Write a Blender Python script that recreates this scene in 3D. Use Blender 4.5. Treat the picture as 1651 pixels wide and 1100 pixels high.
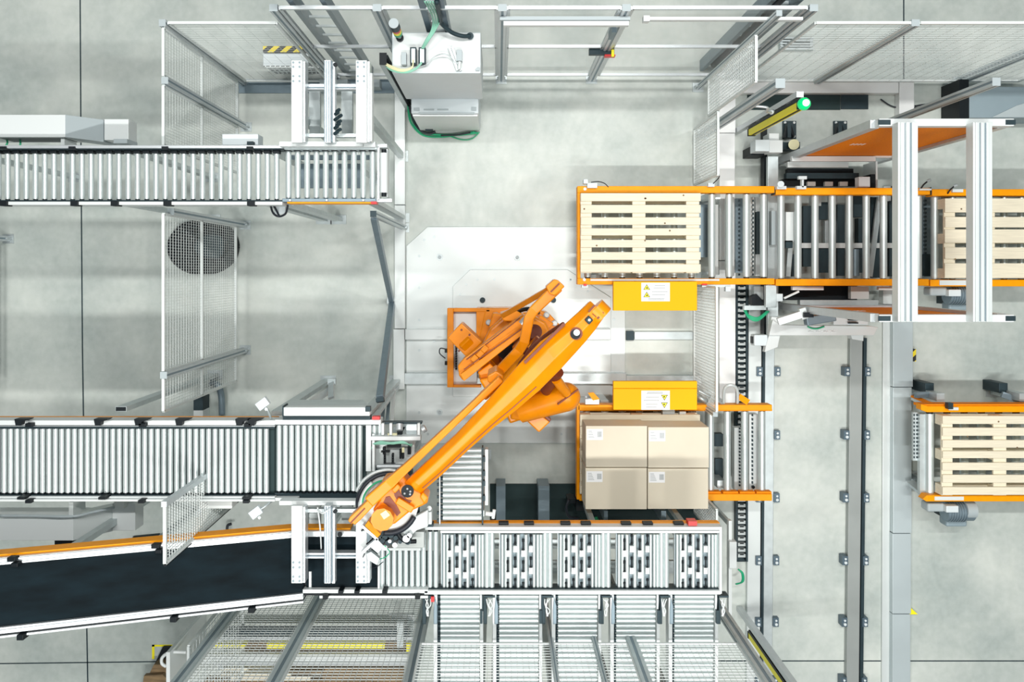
import bpy, math, random
from mathutils import Vector, Matrix
random.seed(7)
S = bpy.context.scene
for o in list(bpy.data.objects): bpy.data.objects.remove(o)
COL = S.collection
# ------------------------------------------------------------------ camera, world, lights, exposure
H = 9.0; F = 1330.0; CX = 803.0; CY = 437.0      # camera height (m), focal length and nadir in frame pixels
cam = bpy.data.objects.new('camera', bpy.data.cameras.new('camera')); COL.objects.link(cam)
cam.location = (0, 0, H); cam.rotation_euler = (0, 0, 0)
cam.data.sensor_width = 36; cam.data.lens = F / 1651 * 36
cam.data.shift_x = (825.5 - CX) / 1651; cam.data.shift_y = -(550 - CY) / 1651
cam.data.clip_end = 60
S.camera = cam
w = bpy.data.worlds.new('hall'); S.world = w; w.use_nodes = True
w.node_tree.nodes['Background'].inputs[0].default_value = (.86, .97, 1.0, 1)
w.node_tree.nodes['Background'].inputs[1].default_value = 0.21
def strip(name, x, y, z, sx, sy, p, col=(1, .985, .95)):
    l = bpy.data.lights.new(name, 'AREA'); l.shape = 'RECTANGLE'; l.size = sx; l.size_y = sy; l.energy = p; l.color = col
    o = bpy.data.objects.new(name, l); COL.objects.link(o); o.location = (x, y, z); return o
for lx, lp in ((-3.4, 380), (1.0, 680), (5.2, 330)):
    strip('ceiling_strip_light', lx, 3.0, 12.0, 2.2, .3, lp)
    strip('ceiling_strip_light', lx, -4.2, 12.0, 2.2, .3, lp * 1.1)
strip('ceiling_skylight', 0.5, 0, 13.5, 14, 12, 520, (.93, 1, 1))
vs = S.view_settings
vs.view_transform = 'Standard'; vs.look = 'None'; vs.gamma = 1; vs.use_curve_mapping = False
vs.exposure = -0.60

# ------------------------------------------------------------------ helpers
def W(px, py, z):
    k = (H - z) / F
    return Vector(((px - CX) * k, (CY - py) * k, z))
def material(name, col, rough=.5, metal=0., noise=0., nscale=8., emit=None, alpha=1., coat=0., bump=0., stretch=None, spec=.5):
    m = bpy.data.materials.new(name); m.use_nodes = True
    nt = m.node_tree; b = nt.nodes['Principled BSDF']
    b.inputs['Base Color'].default_value = (*col, 1); b.inputs['Roughness'].default_value = rough
    b.inputs['Metallic'].default_value = metal; b.inputs['Alpha'].default_value = alpha
    b.inputs['Coat Weight'].default_value = coat; b.inputs['Specular IOR Level'].default_value = spec
    if emit: b.inputs['Emission Color'].default_value = (*col, 1); b.inputs['Emission Strength'].default_value = emit
    if noise or bump:
        tc = nt.nodes.new('ShaderNodeTexCoord'); n = nt.nodes.new('ShaderNodeTexNoise')
        n.inputs['Scale'].default_value = nscale; n.inputs['Detail'].default_value = 6
        mp = nt.nodes.new('ShaderNodeMapping'); nt.links.new(tc.outputs['Object'], mp.inputs['Vector'])
        if stretch: mp.inputs['Scale'].default_value = stretch
        nt.links.new(mp.outputs[0], n.inputs['Vector'])
        if noise:
            mr = nt.nodes.new('ShaderNodeMapRange'); mr.inputs['From Min'].default_value = .25; mr.inputs['From Max'].default_value = .75
            mr.inputs['To Min'].default_value = 1 - noise; mr.inputs['To Max'].default_value = 1 + noise * .5
            nt.links.new(n.outputs['Fac'], mr.inputs['Value'])
            vm = nt.nodes.new('ShaderNodeVectorMath'); vm.operation = 'SCALE'; vm.inputs[0].default_value = col
            nt.links.new(mr.outputs[0], vm.inputs['Scale']); nt.links.new(vm.outputs[0], b.inputs['Base Color'])
        if bump:
            bp = nt.nodes.new('ShaderNodeBump'); bp.inputs['Strength'].default_value = bump; bp.inputs['Distance'].default_value = .01
            nt.links.new(n.outputs['Fac'], bp.inputs['Height']); nt.links.new(bp.outputs[0], b.inputs['Normal'])
    return m
M = dict(
    white=material('white_paint', (.70, .74, .74), .4),
    duct=material('pale_duct_sheet', (.70, .75, .745), .38, .2, .06, 3),
    ductb=material('bluish_duct_sheet', (.55, .63, .65), .4, .25, .06, 3),
    alu=material('aluminium_profile', (.60, .64, .66), .38, .5, .06, 20),
    blue=material('dull_galvanised', (.22, .29, .335), .45, .4, .1, 10),
    steel=material('roller_steel', (.63, .70, .70), .34, .5, .04, 14),
    galv=material('galvanised_sheet', (.55, .61, .62), .42, .5, .12, 12),
    grey=material('grey_paint', (.42, .48, .50), .5),
    lgrey=material('light_grey_cabinet', (.68, .75, .775), .42, 0, .03, 5),
    dark=material('dark_steel', (.028, .05, .06), .5, .2, .2, 9, spec=.3),
    black=material('black_plastic', (.006, .010, .013), .5, spec=.25),
    orange=material('orange_frame_paint', (.97, .355, .0), .45, 0, .08, 18, spec=.2),
    robot=material('robot_orange_paint', (.90, .285, .0), .33, 0, .14, 7, spec=.38),
    robotd=material('robot_red_brown_cover', (.20, .035, .008), .45, 0, .2, 12),
    perf=material('perforated_orange_panel', (.95, .27, .002), .6, 0, .15, 60, spec=.15),
    yellow=material('guard_yellow_paint', (1.0, .47, .0), .5, spec=.15),
    lemon=material('lemon_yellow', (.98, .88, .01), .45),
    belt=material('rubber_belt', (.005, .013, .018), .7, 0, .6, 3, stretch=(1, 3, 1), spec=.12),
    wood=material('pine_wood', (.84, .77, .60), .65, 0, .12, 9, stretch=(.6, 9, 3)),
    woodd=material('brown_old_wood', (.24, .16, .08), .7, 0, .5, 6, stretch=(1, 6, 3)),
    card=material('cardboard', (.72, .655, .525), .75, 0, .03, 5),
    tape=material('card_flap_line', (.42, .34, .24), .7),
    paper=material('paper_label', (.88, .89, .90), .6),
    ink=material('grey_print', (.30, .33, .34), .7),
    green=material('green_cable_sheath', (.02, .42, .20), .5),
    teal=material('pale_green_cable', (.25, .55, .42), .5),
    cable=material('black_cable_sheath', (.015, .02, .03), .5),
    ivory=material('ivory_cable', (.75, .72, .45), .5),
    red=material('red_plastic', (.70, .02, .02), .4),
    wire=material('white_coated_wire', (.74, .79, .78), .5),
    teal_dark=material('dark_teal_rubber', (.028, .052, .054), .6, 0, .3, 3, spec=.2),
    lamp=material('green_lamp', (.0, .55, .16), .3, emit=1.0),
    lampw=material('lamp_core', (.75, 1, .85), .3, emit=2),
    greyblue=material('cabinet_blue_grey', (.27, .35, .39), .5, 0, .1, 3),
    railgrey=material('dull_rail_steel', (.36, .39, .38), .45, .2, .1, 3),
    blued=material('dark_blue_steel', (.10, .15, .19), .4, .4, .1, 10),
    brightwhite=material('bright_white_sheet', (.90, .92, .92), .4),
    lumi=material('grey_chain_plastic', (.55, .60, .60), .5),
)
g = bpy.data.materials.new('clear_guard_sheet'); g.use_nodes = True; nt = g.node_tree
b = nt.nodes['Principled BSDF']; b.inputs['Base Color'].default_value = (.72, .78, .76, 1); b.inputs['Roughness'].default_value = .18
b.inputs['Alpha'].default_value = .14; M['glass'] = g
# concrete floor with cast joints and faint patches
c = bpy.data.materials.new('polished_concrete'); c.use_nodes = True; nt = c.node_tree; N = nt.nodes; L = nt.links
b = N['Principled BSDF']; b.inputs['Roughness'].default_value = .42
tc = N.new('ShaderNodeTexCoord'); n1 = N.new('ShaderNodeTexNoise'); n1.inputs['Scale'].default_value = .9; n1.inputs['Detail'].default_value = 9; n1.inputs['Roughness'].default_value = .62
n2 = N.new('ShaderNodeTexNoise'); n2.inputs['Scale'].default_value = 14; n2.inputs['Detail'].default_value = 5
L.new(tc.outputs['Object'], n1.inputs['Vector']); L.new(tc.outputs['Object'], n2.inputs['Vector'])
cr = N.new('ShaderNodeValToRGB'); cr.color_ramp.elements[0].position = .3; cr.color_ramp.elements[0].color = (.40, .46, .44, 1)
cr.color_ramp.elements[1].position = .66; cr.color_ramp.elements[1].color = (.66, .70, .655, 1)
L.new(n1.outputs['Fac'], cr.inputs[0])
mx = N.new('ShaderNodeMix'); mx.data_type = 'RGBA'; mx.blend_type = 'OVERLAY'; mx.inputs[0].default_value = .16
L.new(cr.outputs[0], mx.inputs[6]); L.new(n2.outputs['Fac'], mx.inputs[7]); L.new(mx.outputs[2], b.inputs['Base Color'])
M['concrete'] = c
# hazard stripes
hz = bpy.data.materials.new('hazard_stripes'); hz.use_nodes = True; nt = hz.node_tree; N = nt.nodes; L = nt.links
b = N['Principled BSDF']; tc = N.new('ShaderNodeTexCoord'); sp = N.new('ShaderNodeSeparateXYZ'); L.new(tc.outputs['Object'], sp.inputs[0])
a1 = N.new('ShaderNodeMath'); a1.operation = 'MULTIPLY_ADD'; a1.inputs[1].default_value = -1.1; L.new(sp.outputs[1], a1.inputs[0]); L.new(sp.outputs[0], a1.inputs[2])
a2 = N.new('ShaderNodeMath'); a2.operation = 'PINGPONG'; a2.inputs[1].default_value = .065; L.new(a1.outputs[0], a2.inputs[0])
a3 = N.new('ShaderNodeMath'); a3.operation = 'GREATER_THAN'; a3.inputs[1].default_value = .033; L.new(a2.outputs[0], a3.inputs[0])
mx = N.new('ShaderNodeMix'); mx.data_type = 'RGBA'; mx.inputs[6].default_value = (.02, .02, .02, 1); mx.inputs[7].default_value = (.85, .68, .02, 1)
L.new(a3.outputs[0], mx.inputs[0]); L.new(mx.outputs[2], b.inputs['Base Color']); M['hazard'] = hz

SPLIT = set('''panel_rail drive_arm cross_member inner_cover brace sensor_bracket sensor_plate white_tab under_sheet lower_box block linkage upright
 white_tag cross_brace cover foot_plate white_pin dark_beams black_slots lower_tab vertical_bar plank dark_beam yellow_strip base_cover tape grey_arm side_plate
 valve_row chrome_row connector_housing bearing_plate corner_gear rail_nose bracket_arm shiny_bosses chain_carrier under_machinery bolts pivot_screws
 valve_cluster'''.split())
class MB:
    """collects shapes in world metres"""
    def __init__(s): s.v = []; s.f = []; s.m = []; s.s = []; s.mi = 0; s.parts = []
    def add(s, vs, fs, smooth=False):
        o = len(s.v); o2 = len(s.f); s.v += [Vector(v) for v in vs]
        for f in fs: s.f.append([i + o for i in f]); s.m.append(s.mi); s.s.append(smooth)
        s.parts.append((o, len(s.v), o2, len(s.f)))
        return s
    def box(s, x0, x1, y0, y1, z0, z1):
        x0, x1 = sorted((x0, x1)); y0, y1 = sorted((y0, y1)); z0, z1 = sorted((z0, z1))
        return s.add([(x, y, z) for z in (z0, z1) for y in (y0, y1) for x in (x0, x1)],
                     [(0, 2, 3, 1), (4, 5, 7, 6), (0, 1, 5, 4), (2, 6, 7, 3), (0, 4, 6, 2), (1, 3, 7, 5)])
    def pbox(s, px0, py0, px1, py1, z1, z0):           # the top face seen at these frame pixels when it lies at height z1
        a = W(px0, py0, z1); c = W(px1, py1, z1)
        return s.box(a.x, c.x, a.y, c.y, z0, z1)
    def prism(s, pts, z0, z1):
        n = len(pts); A = sum(pts[i][0] * pts[(i + 1) % n][1] - pts[(i + 1) % n][0] * pts[i][1] for i in range(n))
        if A < 0: pts = pts[::-1]
        vs = [(p[0], p[1], z0) for p in pts] + [(p[0], p[1], z1) for p in pts]
        return s.add(vs, [list(range(n))[::-1], [i + n for i in range(n)]] + [(i, (i + 1) % n, (i + 1) % n + n, i + n) for i in range(n)])
    def pprism(s, pp, z1, z0): return s.prism([tuple(W(a, b_, z1)[:2]) for a, b_ in pp], z0, z1)
    def slab(s, pts, d):                               # planar polygon pushed along vector d
        n = len(pts); d = Vector(d); vs = [Vector(p) for p in pts]; vs += [v + d for v in vs]
        return s.add(vs, [list(range(n))[::-1], [i + n for i in range(n)]] + [(i, (i + 1) % n, (i + 1) % n + n, i + n) for i in range(n)])
    def beam(s, a, b_, w_, h_, up=(0, 0, 1)):
        a = Vector(a); b_ = Vector(b_); d = (b_ - a).normalized(); up = Vector(up)
        if abs(d.dot(up)) > .98: up = Vector((0, 1, 0))
        r = d.cross(up).normalized(); u = r.cross(d).normalized()
        vs = [p + r * (w_ / 2 * i) + u * (h_ / 2 * j) for p in (a, b_) for j in (-1, 1) for i in (-1, 1)]
        return s.add(vs, [(0, 1, 3, 2), (4, 6, 7, 5), (0, 4, 5, 1), (2, 3, 7, 6), (0, 2, 6, 4), (1, 5, 7, 3)])
    def cyl(s, a, b_, r, n=20, r2=None, smooth=True):
        a = Vector(a); b_ = Vector(b_); d = (b_ - a).normalized(); r2 = r if r2 is None else r2
        u = d.orthogonal().normalized(); v = d.cross(u)
        vs = [a + (u * math.cos(t) + v * math.sin(t)) * r for t in [2 * math.pi * i / n for i in range(n)]]
        vs += [b_ + (u * math.cos(t) + v * math.sin(t)) * r2 for t in [2 * math.pi * i / n for i in range(n)]]
        s.add(vs, [(i, (i + 1) % n, (i + 1) % n + n, i + n) for i in range(n)], smooth)
        s.add(vs, [list(range(n))[::-1], [n + i for i in range(n)]])
        b1 = s.parts.pop(); b0 = s.parts.pop(); s.parts.append((b0[0], b1[1], b0[2], b1[3])); return s
    def ball(s, c_, r, n=14, sc=(1, 1, 1)):
        c_ = Vector(c_); vs = []; fs = []
        for i in range(n + 1):
            for j in range(2 * n):
                t = math.pi * i / n; p = math.pi * j / n
                vs.append(c_ + Vector((r * sc[0] * math.sin(t) * math.cos(p), r * sc[1] * math.sin(t) * math.sin(p), r * sc[2] * math.cos(t))))
        for i in range(n):
            for j in range(2 * n): fs.append((i * 2 * n + j, (i + 1) * 2 * n + j, (i + 1) * 2 * n + (j + 1) % (2 * n), i * 2 * n + (j + 1) % (2 * n)))
        return s.add(vs, fs, True)
    def tube(s, pts, r, n=8, sub=6):
        P = [Vector(p) for p in pts]
        if sub > 1 and len(P) > 2:
            Q = []
            for i in range(len(P) - 1):
                p0 = P[max(i - 1, 0)]; p1 = P[i]; p2 = P[i + 1]; p3 = P[min(i + 2, len(P) - 1)]
                for k in range(sub):
                    t = k / sub
                    Q.append(.5 * ((2 * p1) + (p2 - p0) * t + (2 * p0 - 5 * p1 + 4 * p2 - p3) * t * t + (3 * p1 - p0 - 3 * p2 + p3) * t ** 3))
            P = Q + [P[-1]]
        vs = []; m_ = len(P); u = None
        for i, p in enumerate(P):
            d = (P[min(i + 1, m_ - 1)] - P[max(i - 1, 0)]).normalized()
            u = d.orthogonal().normalized() if u is None else (u - d * u.dot(d)).normalized()
            v = d.cross(u)
            vs += [p + (u * math.cos(2 * math.pi * j / n) + v * math.sin(2 * math.pi * j / n)) * r for j in range(n)]
        fs = [(i * n + j, i * n + (j + 1) % n, (i + 1) * n + (j + 1) % n, (i + 1) * n + j) for i in range(m_ - 1) for j in range(n)]
        fs += [list(range(n))[::-1], [(m_ - 1) * n + j for j in range(n)]]
        return s.add(vs, fs, True)
    def loft(s, rings):                                # rings of equal length, closed with caps
        n = len(rings[0]); vs = [p for r in rings for p in r]
        fs = [(i * n + j, i * n + (j + 1) % n, (i + 1) * n + (j + 1) % n, (i + 1) * n + j) for i in range(len(rings) - 1) for j in range(n)]
        fs += [list(range(n))[::-1], [(len(rings) - 1) * n + j for j in range(n)]]
        return s.add(vs, fs)
    def build(s, name, mats, parent=None, bevel=0, seg=2):
        if name in SPLIT and parent is not None and len(s.parts) > 1:
            first = None
            for (v0, v1, f0, f1) in s.parts:
                q = MB(); q.v = s.v[v0:v1]; q.f = [[i - v0 for i in f] for f in s.f[f0:f1]]; q.m = s.m[f0:f1]; q.s = s.s[f0:f1]; q.parts = [0]
                o = q.build(name, mats, parent, bevel, seg); first = first or o
            return first
        if not isinstance(mats, (list, tuple)): mats = [mats]
        base = Vector(parent['_o']) if parent is not None else None
        lo = [min(v[i] for v in s.v) for i in range(3)]; hi = [max(v[i] for v in s.v) for i in range(3)]
        if base is None: base = Vector(((lo[0] + hi[0]) / 2, (lo[1] + hi[1]) / 2, lo[2]))
        me = bpy.data.meshes.new(name); me.from_pydata([v - base for v in s.v], [], s.f)
        for m_ in mats: me.materials.append(M[m_])
        me.polygons.foreach_set('material_index', s.m); me.polygons.foreach_set('use_smooth', s.s); me.update()
        import bmesh
        bm = bmesh.new(); bm.from_mesh(me)
        if not any(s.s): bmesh.ops.recalc_face_normals(bm, faces=bm.faces)
        bm.to_mesh(me); bm.free()
        o = bpy.data.objects.new(name, me); COL.objects.link(o)
        if parent is None: o.location = base
        else: o.parent = parent
        o['_o'] = tuple(base)
        if bevel:
            bv = o.modifiers.new('edge', 'BEVEL'); bv.width = bevel; bv.segments = seg; bv.limit_method = 'ANGLE'; bv.angle_limit = .6
        return o
def tag(o, label, cat, group=None, kind=None):
    if label: o['label'] = label
    if cat: o['category'] = cat
    if group: o['group'] = group
    if kind: o['kind'] = kind
    return o
def thing(name, label, cat, loc, group=None):
    o = bpy.data.objects.new(name, None); COL.objects.link(o); o.location = loc; o.empty_display_size = .1
    o['_o'] = tuple(loc); return tag(o, label, cat, group)
def dup(o, off, parent):
    c_ = o.copy(); COL.objects.link(c_); c_.parent = parent; c_.location = o.location + Vector(off); return c_
def dup_tree(root, off, label, group=None):
    r = root.copy(); COL.objects.link(r); r.location = root.location + Vector(off); r['label'] = label
    r['_o'] = tuple(Vector(root['_o']) + Vector(off))
    if group: r['group'] = group
    def rec(src, dst):
        for ch in [o for o in bpy.data.objects if o.parent == src]:
            c_ = ch.copy(); COL.objects.link(c_); c_.parent = dst; rec(ch, c_)
    rec(root, r)
    return r

# ------------------------------------------------------------------ setting: floor with joints
fl = MB().box(-9, 9, -8, 7, -.2, 0).build('floor', 'concrete'); tag(fl, None, None, kind='structure')
fx = MB()
J = [W(129, -60, 0), W(131, 300, 0), W(133, 560, 0), W(138, 900, 0), W(143, 1180, 0)]
for a, b_ in zip(J, J[1:]): fx.beam(a, b_, .014, .004)
J = [W(1457, -60, 0), W(1457, 150, 0)]; fx.beam(J[0], J[1], .014, .004)
J = [W(-60, 1071, 0), W(260, 1067, 0)]; fx.beam(J[0], J[1], .012, .004)
J = [W(1150, 1066, 0), W(1700, 1066, 0)]; fx.beam(J[0], J[1], .012, .004)
J = [W(-60, 335, 0), W(-20, 335, 0)]; fx.beam(J[0], J[1], .012, .004)
tag(fx.build('trim_1', 'dark'), None, None, kind='structure')

# ------------------------------------------------------------------ floor ducts and plates
def duct(name, label, segs, mat='duct', z=.10, cat='cable duct', bev=.004):
    t = thing(name, label, cat, (W(segs[0][0], segs[0][1], 0)))
    for s_ in segs: MB().pbox(*s_, z, 0.001).build('cover', mat, t, bev)
    return t
duct('cable_duct', 'pale floor cable duct running north to south between left conveyors and steel plate', [(636, 120, 653, 330), (636, 331, 653, 530), (634, 531, 652, 628)])
duct('cable_duct', 'upper pale crossbar duct running beside the robot foot', [(653, 531, 985, 548)])
duct('cable_duct', 'dull short duct with dark end right of the steel floor plate', [(1023, 535, 1118, 548)], 'galv', .04)
MB().pbox(1010, 534, 1022, 549, .05, .001).build('dark_end', 'dark', [o for o in bpy.data.objects if str(o.get('label')).startswith('dull short duct')][0])
duct('cable_duct', 'lower pale crossbar duct under the orange robot arm', [(652, 602, 1010, 620), (1010, 606, 1132, 625)], 'galv')
duct('cable_duct', 'bright white wide duct between mesh fence and energy chain', [(1160, 128, 1186, 214), (1160, 215, 1185, 420), (1160, 421, 1186, 652)], 'brightwhite')
duct('cable_duct', 'pale corner duct around the green lamp corner', [(1187, 128, 1449, 150), (1450, 128, 1474, 190), (1450, 191, 1473, 330)], 'brightwhite')
duct('cable_duct', 'long bluish grey duct running down beside the right hand pallet line', [(1440, 331, 1472, 624), (1440, 625, 1470, 860), (1439, 861, 1469, 990), (1439, 991, 1468, 1140)], 'ductb')
t = thing('floor_plate', 'large octagonal steel plate bolted to floor beneath the orange robot', 'floor plate', W(830, 540, 0))
MB().pprism([(689, 366), (1008, 366), (1008, 715), (655, 715), (655, 397)], .02, 0.001).build('sheet', 'duct', t, .003)
hp = [(700, 382), (757, 382), (810, 382), (876, 382), (935, 382), (684, 387), (676, 413), (676, 464), (676, 516), (676, 565), (676, 665), (835, 378), (990, 565), (990, 515), (905, 700), (690, 700), (990, 640), (760, 700)]
sm = MB()
for x, y in hp: p = W(x, y, .02); sm.cyl(p, p + Vector((0, 0, .006)), .014, 10)
sm.build('bolt_heads', 'galv', t)
for x, y in [(709, 415), (834, 415), (959, 541), (709, 665)]:
    p = W(x, y, .02); r = MB(); r.cyl(p, p + Vector((0, 0, .012)), .034, 18); r.mi = 1; r.cyl(p + Vector((0, 0, .012)), p + Vector((0, 0, .03)), .02, 6); r.build('anchor', ['galv', 'grey'], t)
t = thing('mounting_plate', 'smaller raised steel plate under the robot pedestal', 'floor plate', W(830, 540, .02))
MB().pprism([(758, 435), (915, 435), (985, 480), (985, 640), (730, 640), (730, 462)], .045, .021).build('sheet', 'duct', t, .003)
for x, y in [(778, 484), (892, 484)]:
    p = W(x, y, .045); MB().cyl(p, p + Vector((0, 0, .02)), .03, 14).build('anchor', 'dark', t)
sm = MB()
for x, y in [(752, 459), (770, 451), (797, 451), (742, 475), (920, 452), (948, 470), (700, 550), (920, 450)]:
    p = W(x, y, .045); sm.cyl(p, p + Vector((0, 0, .006)), .012, 10)
sm.build('bolt_heads', 'galv', t)
# transfer car rails with clamps
def rail(label, x0, x1, mat, y0, y1, z, lipx=None, clampx=(), grp=None, skew=0):
    t = thing('floor_rail', label, 'rail', W((x0 + x1) / 2, y1, 0))
    k = (H - z) / F
    def Q(px, py): return (W(px + skew * (py - 545) / 555, py, z).x, W(px, py, z).y)
    MB().prism([Q(x0, y0), Q(x1, y0), Q(x1, y1), Q(x0, y1)], .001, z).build('rail_body', mat, t, .004)
    if lipx: MB().prism([Q(lipx[0], y0), Q(lipx[1], y0), Q(lipx[1], y1), Q(lipx[0], y1)], .001, z + .012).build('running_edge', 'dark', t)
    first = None
    for cx in clampx:
        for cy in [599, 701, 802, 903, 1002, 1098]:
            cc = Q(cx, cy)
            if first is None:
                m_ = MB(); m_.box(cc[0] - .03, cc[0] + .03, cc[1] - .048, cc[1] + .048, .002, z + .03); m_.mi = 1
                m_.cyl((cc[0], cc[1] - .018, z + .03), (cc[0], cc[1] - .018, z + .045), .016, 10)
                m_.cyl((cc[0], cc[1] + .022, z + .03), (cc[0], cc[1] + .022, z + .042), .012, 10)
                first = m_.build('clamp', ['blued', 'lgrey'], t); f0 = cc
            else: dup(first, (cc[0] - f0[0], cc[1] - f0[1], 0), t)
    return t
rail('pale steel rail beside the energy chain with dark running edge', 1207, 1228, 'duct', 460, 1160, .05, (1229, 1233), (1224,), skew=-3)
rail('narrow grey rail strip with a row of clamps', 1234, 1249, 'galv', 545, 1160, .03, None, (1253,), skew=-4)
rail('wide grey rail in the open floor strip with clamps on both sides', 1371, 1391, 'railgrey', 545, 1160, .07, (1392, 1397), (1365, 1398), skew=-6)
rail('slim pale rail next to the long bluish duct', 1424, 1436, 'duct', 300, 1160, .03, (1437, 1439), (), skew=-2)
# energy chain
t = thing('energy_chain', 'black ladder-like energy chain lying beside the pale rail', 'cable chain', W(1195, 700, 0))
m_ = MB(); m_.pbox(1187, 458, 1206, 906, .02, .001); m_.pbox(1187, 458, 1189, 906, .09, .001); m_.pbox(1203, 458, 1206, 906, .09, .001); m_.build('chain_tray', 'dark', t)
a = W(1190, 462, .07); c_ = W(1202, 467, .07)
lk = MB(); lk.box(a.x, c_.x, a.y, c_.y, .02, .07); lk.mi = 1; lk.box(a.x + .02, c_.x - .02, a.y + .002, a.y - .008, .07, .075)
l0 = lk.build('link', ['lumi', 'black'], t); st = 9.0 * (H - .07) / F
for i in range(1, 49): dup(l0, (0, -st * i, 0), t)

# ------------------------------------------------------------------ fences
ZT = 2.2
def post(name, label, x, y, z0, z1, w_=.05, d_=.05, mat='alu', cap='grey', foot=True, cat='fence post', grp=None):
    t = thing(name, label, cat, (x, y, 0), grp)
    MB().box(x - w_ / 2, x + w_ / 2, y - d_ / 2, y + d_ / 2, z0, z1).build('upright', 'blue', t)
    m_ = MB()
    for s_ in (-1, 1):
        m_.box(x + s_ * w_ / 2, x + s_ * (w_ / 2 + .004), y - d_ / 2, y - d_ * .17, z0, z1); m_.box(x + s_ * w_ / 2, x + s_ * (w_ / 2 + .004), y + d_ * .17, y + d_ / 2, z0, z1)
        m_.box(x - w_ / 2, x - w_ * .17, y + s_ * d_ / 2, y + s_ * (d_ / 2 + .004), z0, z1); m_.box(x + w_ * .17, x + w_ / 2, y + s_ * d_ / 2, y + s_ * (d_ / 2 + .004), z0, z1)
    m_.build('profile_ribs', mat if mat != 'blue' else 'ductb', t)
    MB().box(x - w_ / 2 - .003, x + w_ / 2 + .003, y - d_ / 2 - .003, y + d_ / 2 + .003, z1, z1 + .006).build('cap', cap, t)
    if foot: MB().box(x - .06, x + .06, y - .05, y + .05, 0.001, .012).box(x - .045, x + .045, y - .008, y + .008, .012, .10).build('foot', 'galv', t)
    return t
def panel(label, p, q, z0, z1, ph=.06, pv=.025, r=.0016, mids=(), fr=.022, glass=False, mat='wire', name='mesh_panel', nof=False):
    p = Vector((p[0], p[1], 0)); q = Vector((q[0], q[1], 0)); d = (q - p); Ln = d.length; d.normalize(); Z = Vector((0, 0, 1))
    t = thing(name, label, 'fence panel', ((p + q) / 2))
    m_ = MB()
    for z in [z1] + ([] if nof else [z0]) + list(mids): m_.beam(p + Z * z, q + Z * z, fr, fr)
    for e in (p, q): m_.beam(e + Z * z0, e + Z * z1, fr, fr)
    m_.build('frame', mat, t)
    if glass:
        n_ = Vector((-d.y, d.x, 0)) * .003; MB().slab([p + Z * z0 - n_, q + Z * z0 - n_, q + Z * z1 - n_, p + Z * z1 - n_], n_ * 2).build('clear_sheet', 'glass', t)
    else:
        g_ = MB(); z = z0 + ph
        while z < z1: g_.beam(p + Z * z, q + Z * z, 2 * r, 2 * r); z += ph
        x = pv
        while x < Ln: g_.beam(p + d * x + Z * z0, p + d * x + Z * z1, 1.3 * r, 1.3 * r); x += pv
        g_.build('wire_mesh', mat, t)
    return t
XA = -2.766; YB = 2.045
post('fence_post', 'corner aluminium post of the mesh fence at upper left', XA, YB, 0, ZT)
post('fence_post', 'aluminium mesh fence post just above the upper roller conveyor', XA + .02, 1.57, 0, ZT)
post('fence_post', 'aluminium mesh fence post between the two left roller conveyors', XA + .01, -.86, 0, ZT)
post('fence_post', 'thin fence post just below the upper roller conveyor edge', XA + .01, .50, 0, 2.05)
panel('mesh panel at the upper left fence corner', (XA, YB - .04), (XA, 1.61), .25, ZT - .02, mids=(1.3,))
panel('mesh panel ending at the upper roller conveyor', (XA, 1.53), (XA, 1.04), .25, ZT - .02, mids=(1.3,))
panel('long mesh panel in front of the black coil between left conveyors', (XA, .47), (XA, -.83), .3, ZT - .02, mids=(1.3,))
panel('short mesh panel ending at the lower roller conveyor', (XA, -.89), (XA, -1.16), .3, ZT - .02, mids=(1.3,))
t = panel('tall mesh panel with a black slanting end next to the belt conveyor', (-2.39, -1.68), (-2.39, -2.1), 1.0, 3.08, ph=.05, pv=.022, r=.003)
MB().beam((-2.39, -2.112, .2), (-2.39, -2.112, 3.08), .02, .02).build('end_trim', 'black', t); MB().beam((-2.39, -1.67, 0), (-2.39, -1.67, 3.1), .04, .04).build('upright', 'alu', t)
panel('wide mesh panel with fine horizontal wires in the top left corner', (XA + .05, YB), (-1.83, YB), .12, ZT, mids=(), ph=.055, pv=.12, r=.0012)
# far left post pieces at the frame edge
post('fence_post', 'grey fence post at the left frame edge between the conveyors', -5.36 + .02, .35, 0, 2.2, mat='alu')
panel('mesh panel at the left frame edge', (-5.34, .33), (-5.34, -1.2), .2, 1.2)
# glazed fence C, z up to 2.45
ZC = 2.45; kC = (H - ZC) / F; YC = 2.09
def xc(px): return (px - CX) * kC
for px, lb in [(441, 'blue-grey post with square cap at the left end of the clear guard fence'), (608, 'clear guard fence post left of the control cabinet'),
               (810, 'clear guard fence post right of the control cabinet'), (1010, 'clear guard fence post carrying the door lock'), (1312, 'corner post of the clear guard fence near the yellow light curtain')]:
    post('guard_post', lb, xc(px), YC, 0, ZC, .06, .05, 'alu' if px != 441 else 'alu')
for a_, b_, lb in [(452, 600, 'clear guard sheet in front of the cable ladder'), (618, 800, 'clear guard sheet behind the control cabinet'), (820, 1000, 'clear door sheet between the two middle guard posts'), (1020, 1300, 'widest clear guard sheet left of the light curtain')]:
    panel(lb, (xc(a_), YC), (xc(b_), YC), .22, ZC, mids=(1.32,), glass=True, name='clear_guard', fr=.028, mat='alu')
t = thing('door_bar', 'white sliding door bar below the fence top between two guard posts', 'rail', (xc(910), YC - .09, 2.3))
MB().box(xc(812), xc(1018), YC - .10, YC - .065, 2.27, 2.32).build('rail_bar', 'white', t); MB().box(xc(806), xc(1020), YC - .06, YC - .03, 2.3, 2.33).build('slide_track', 'grey', t)
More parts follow.
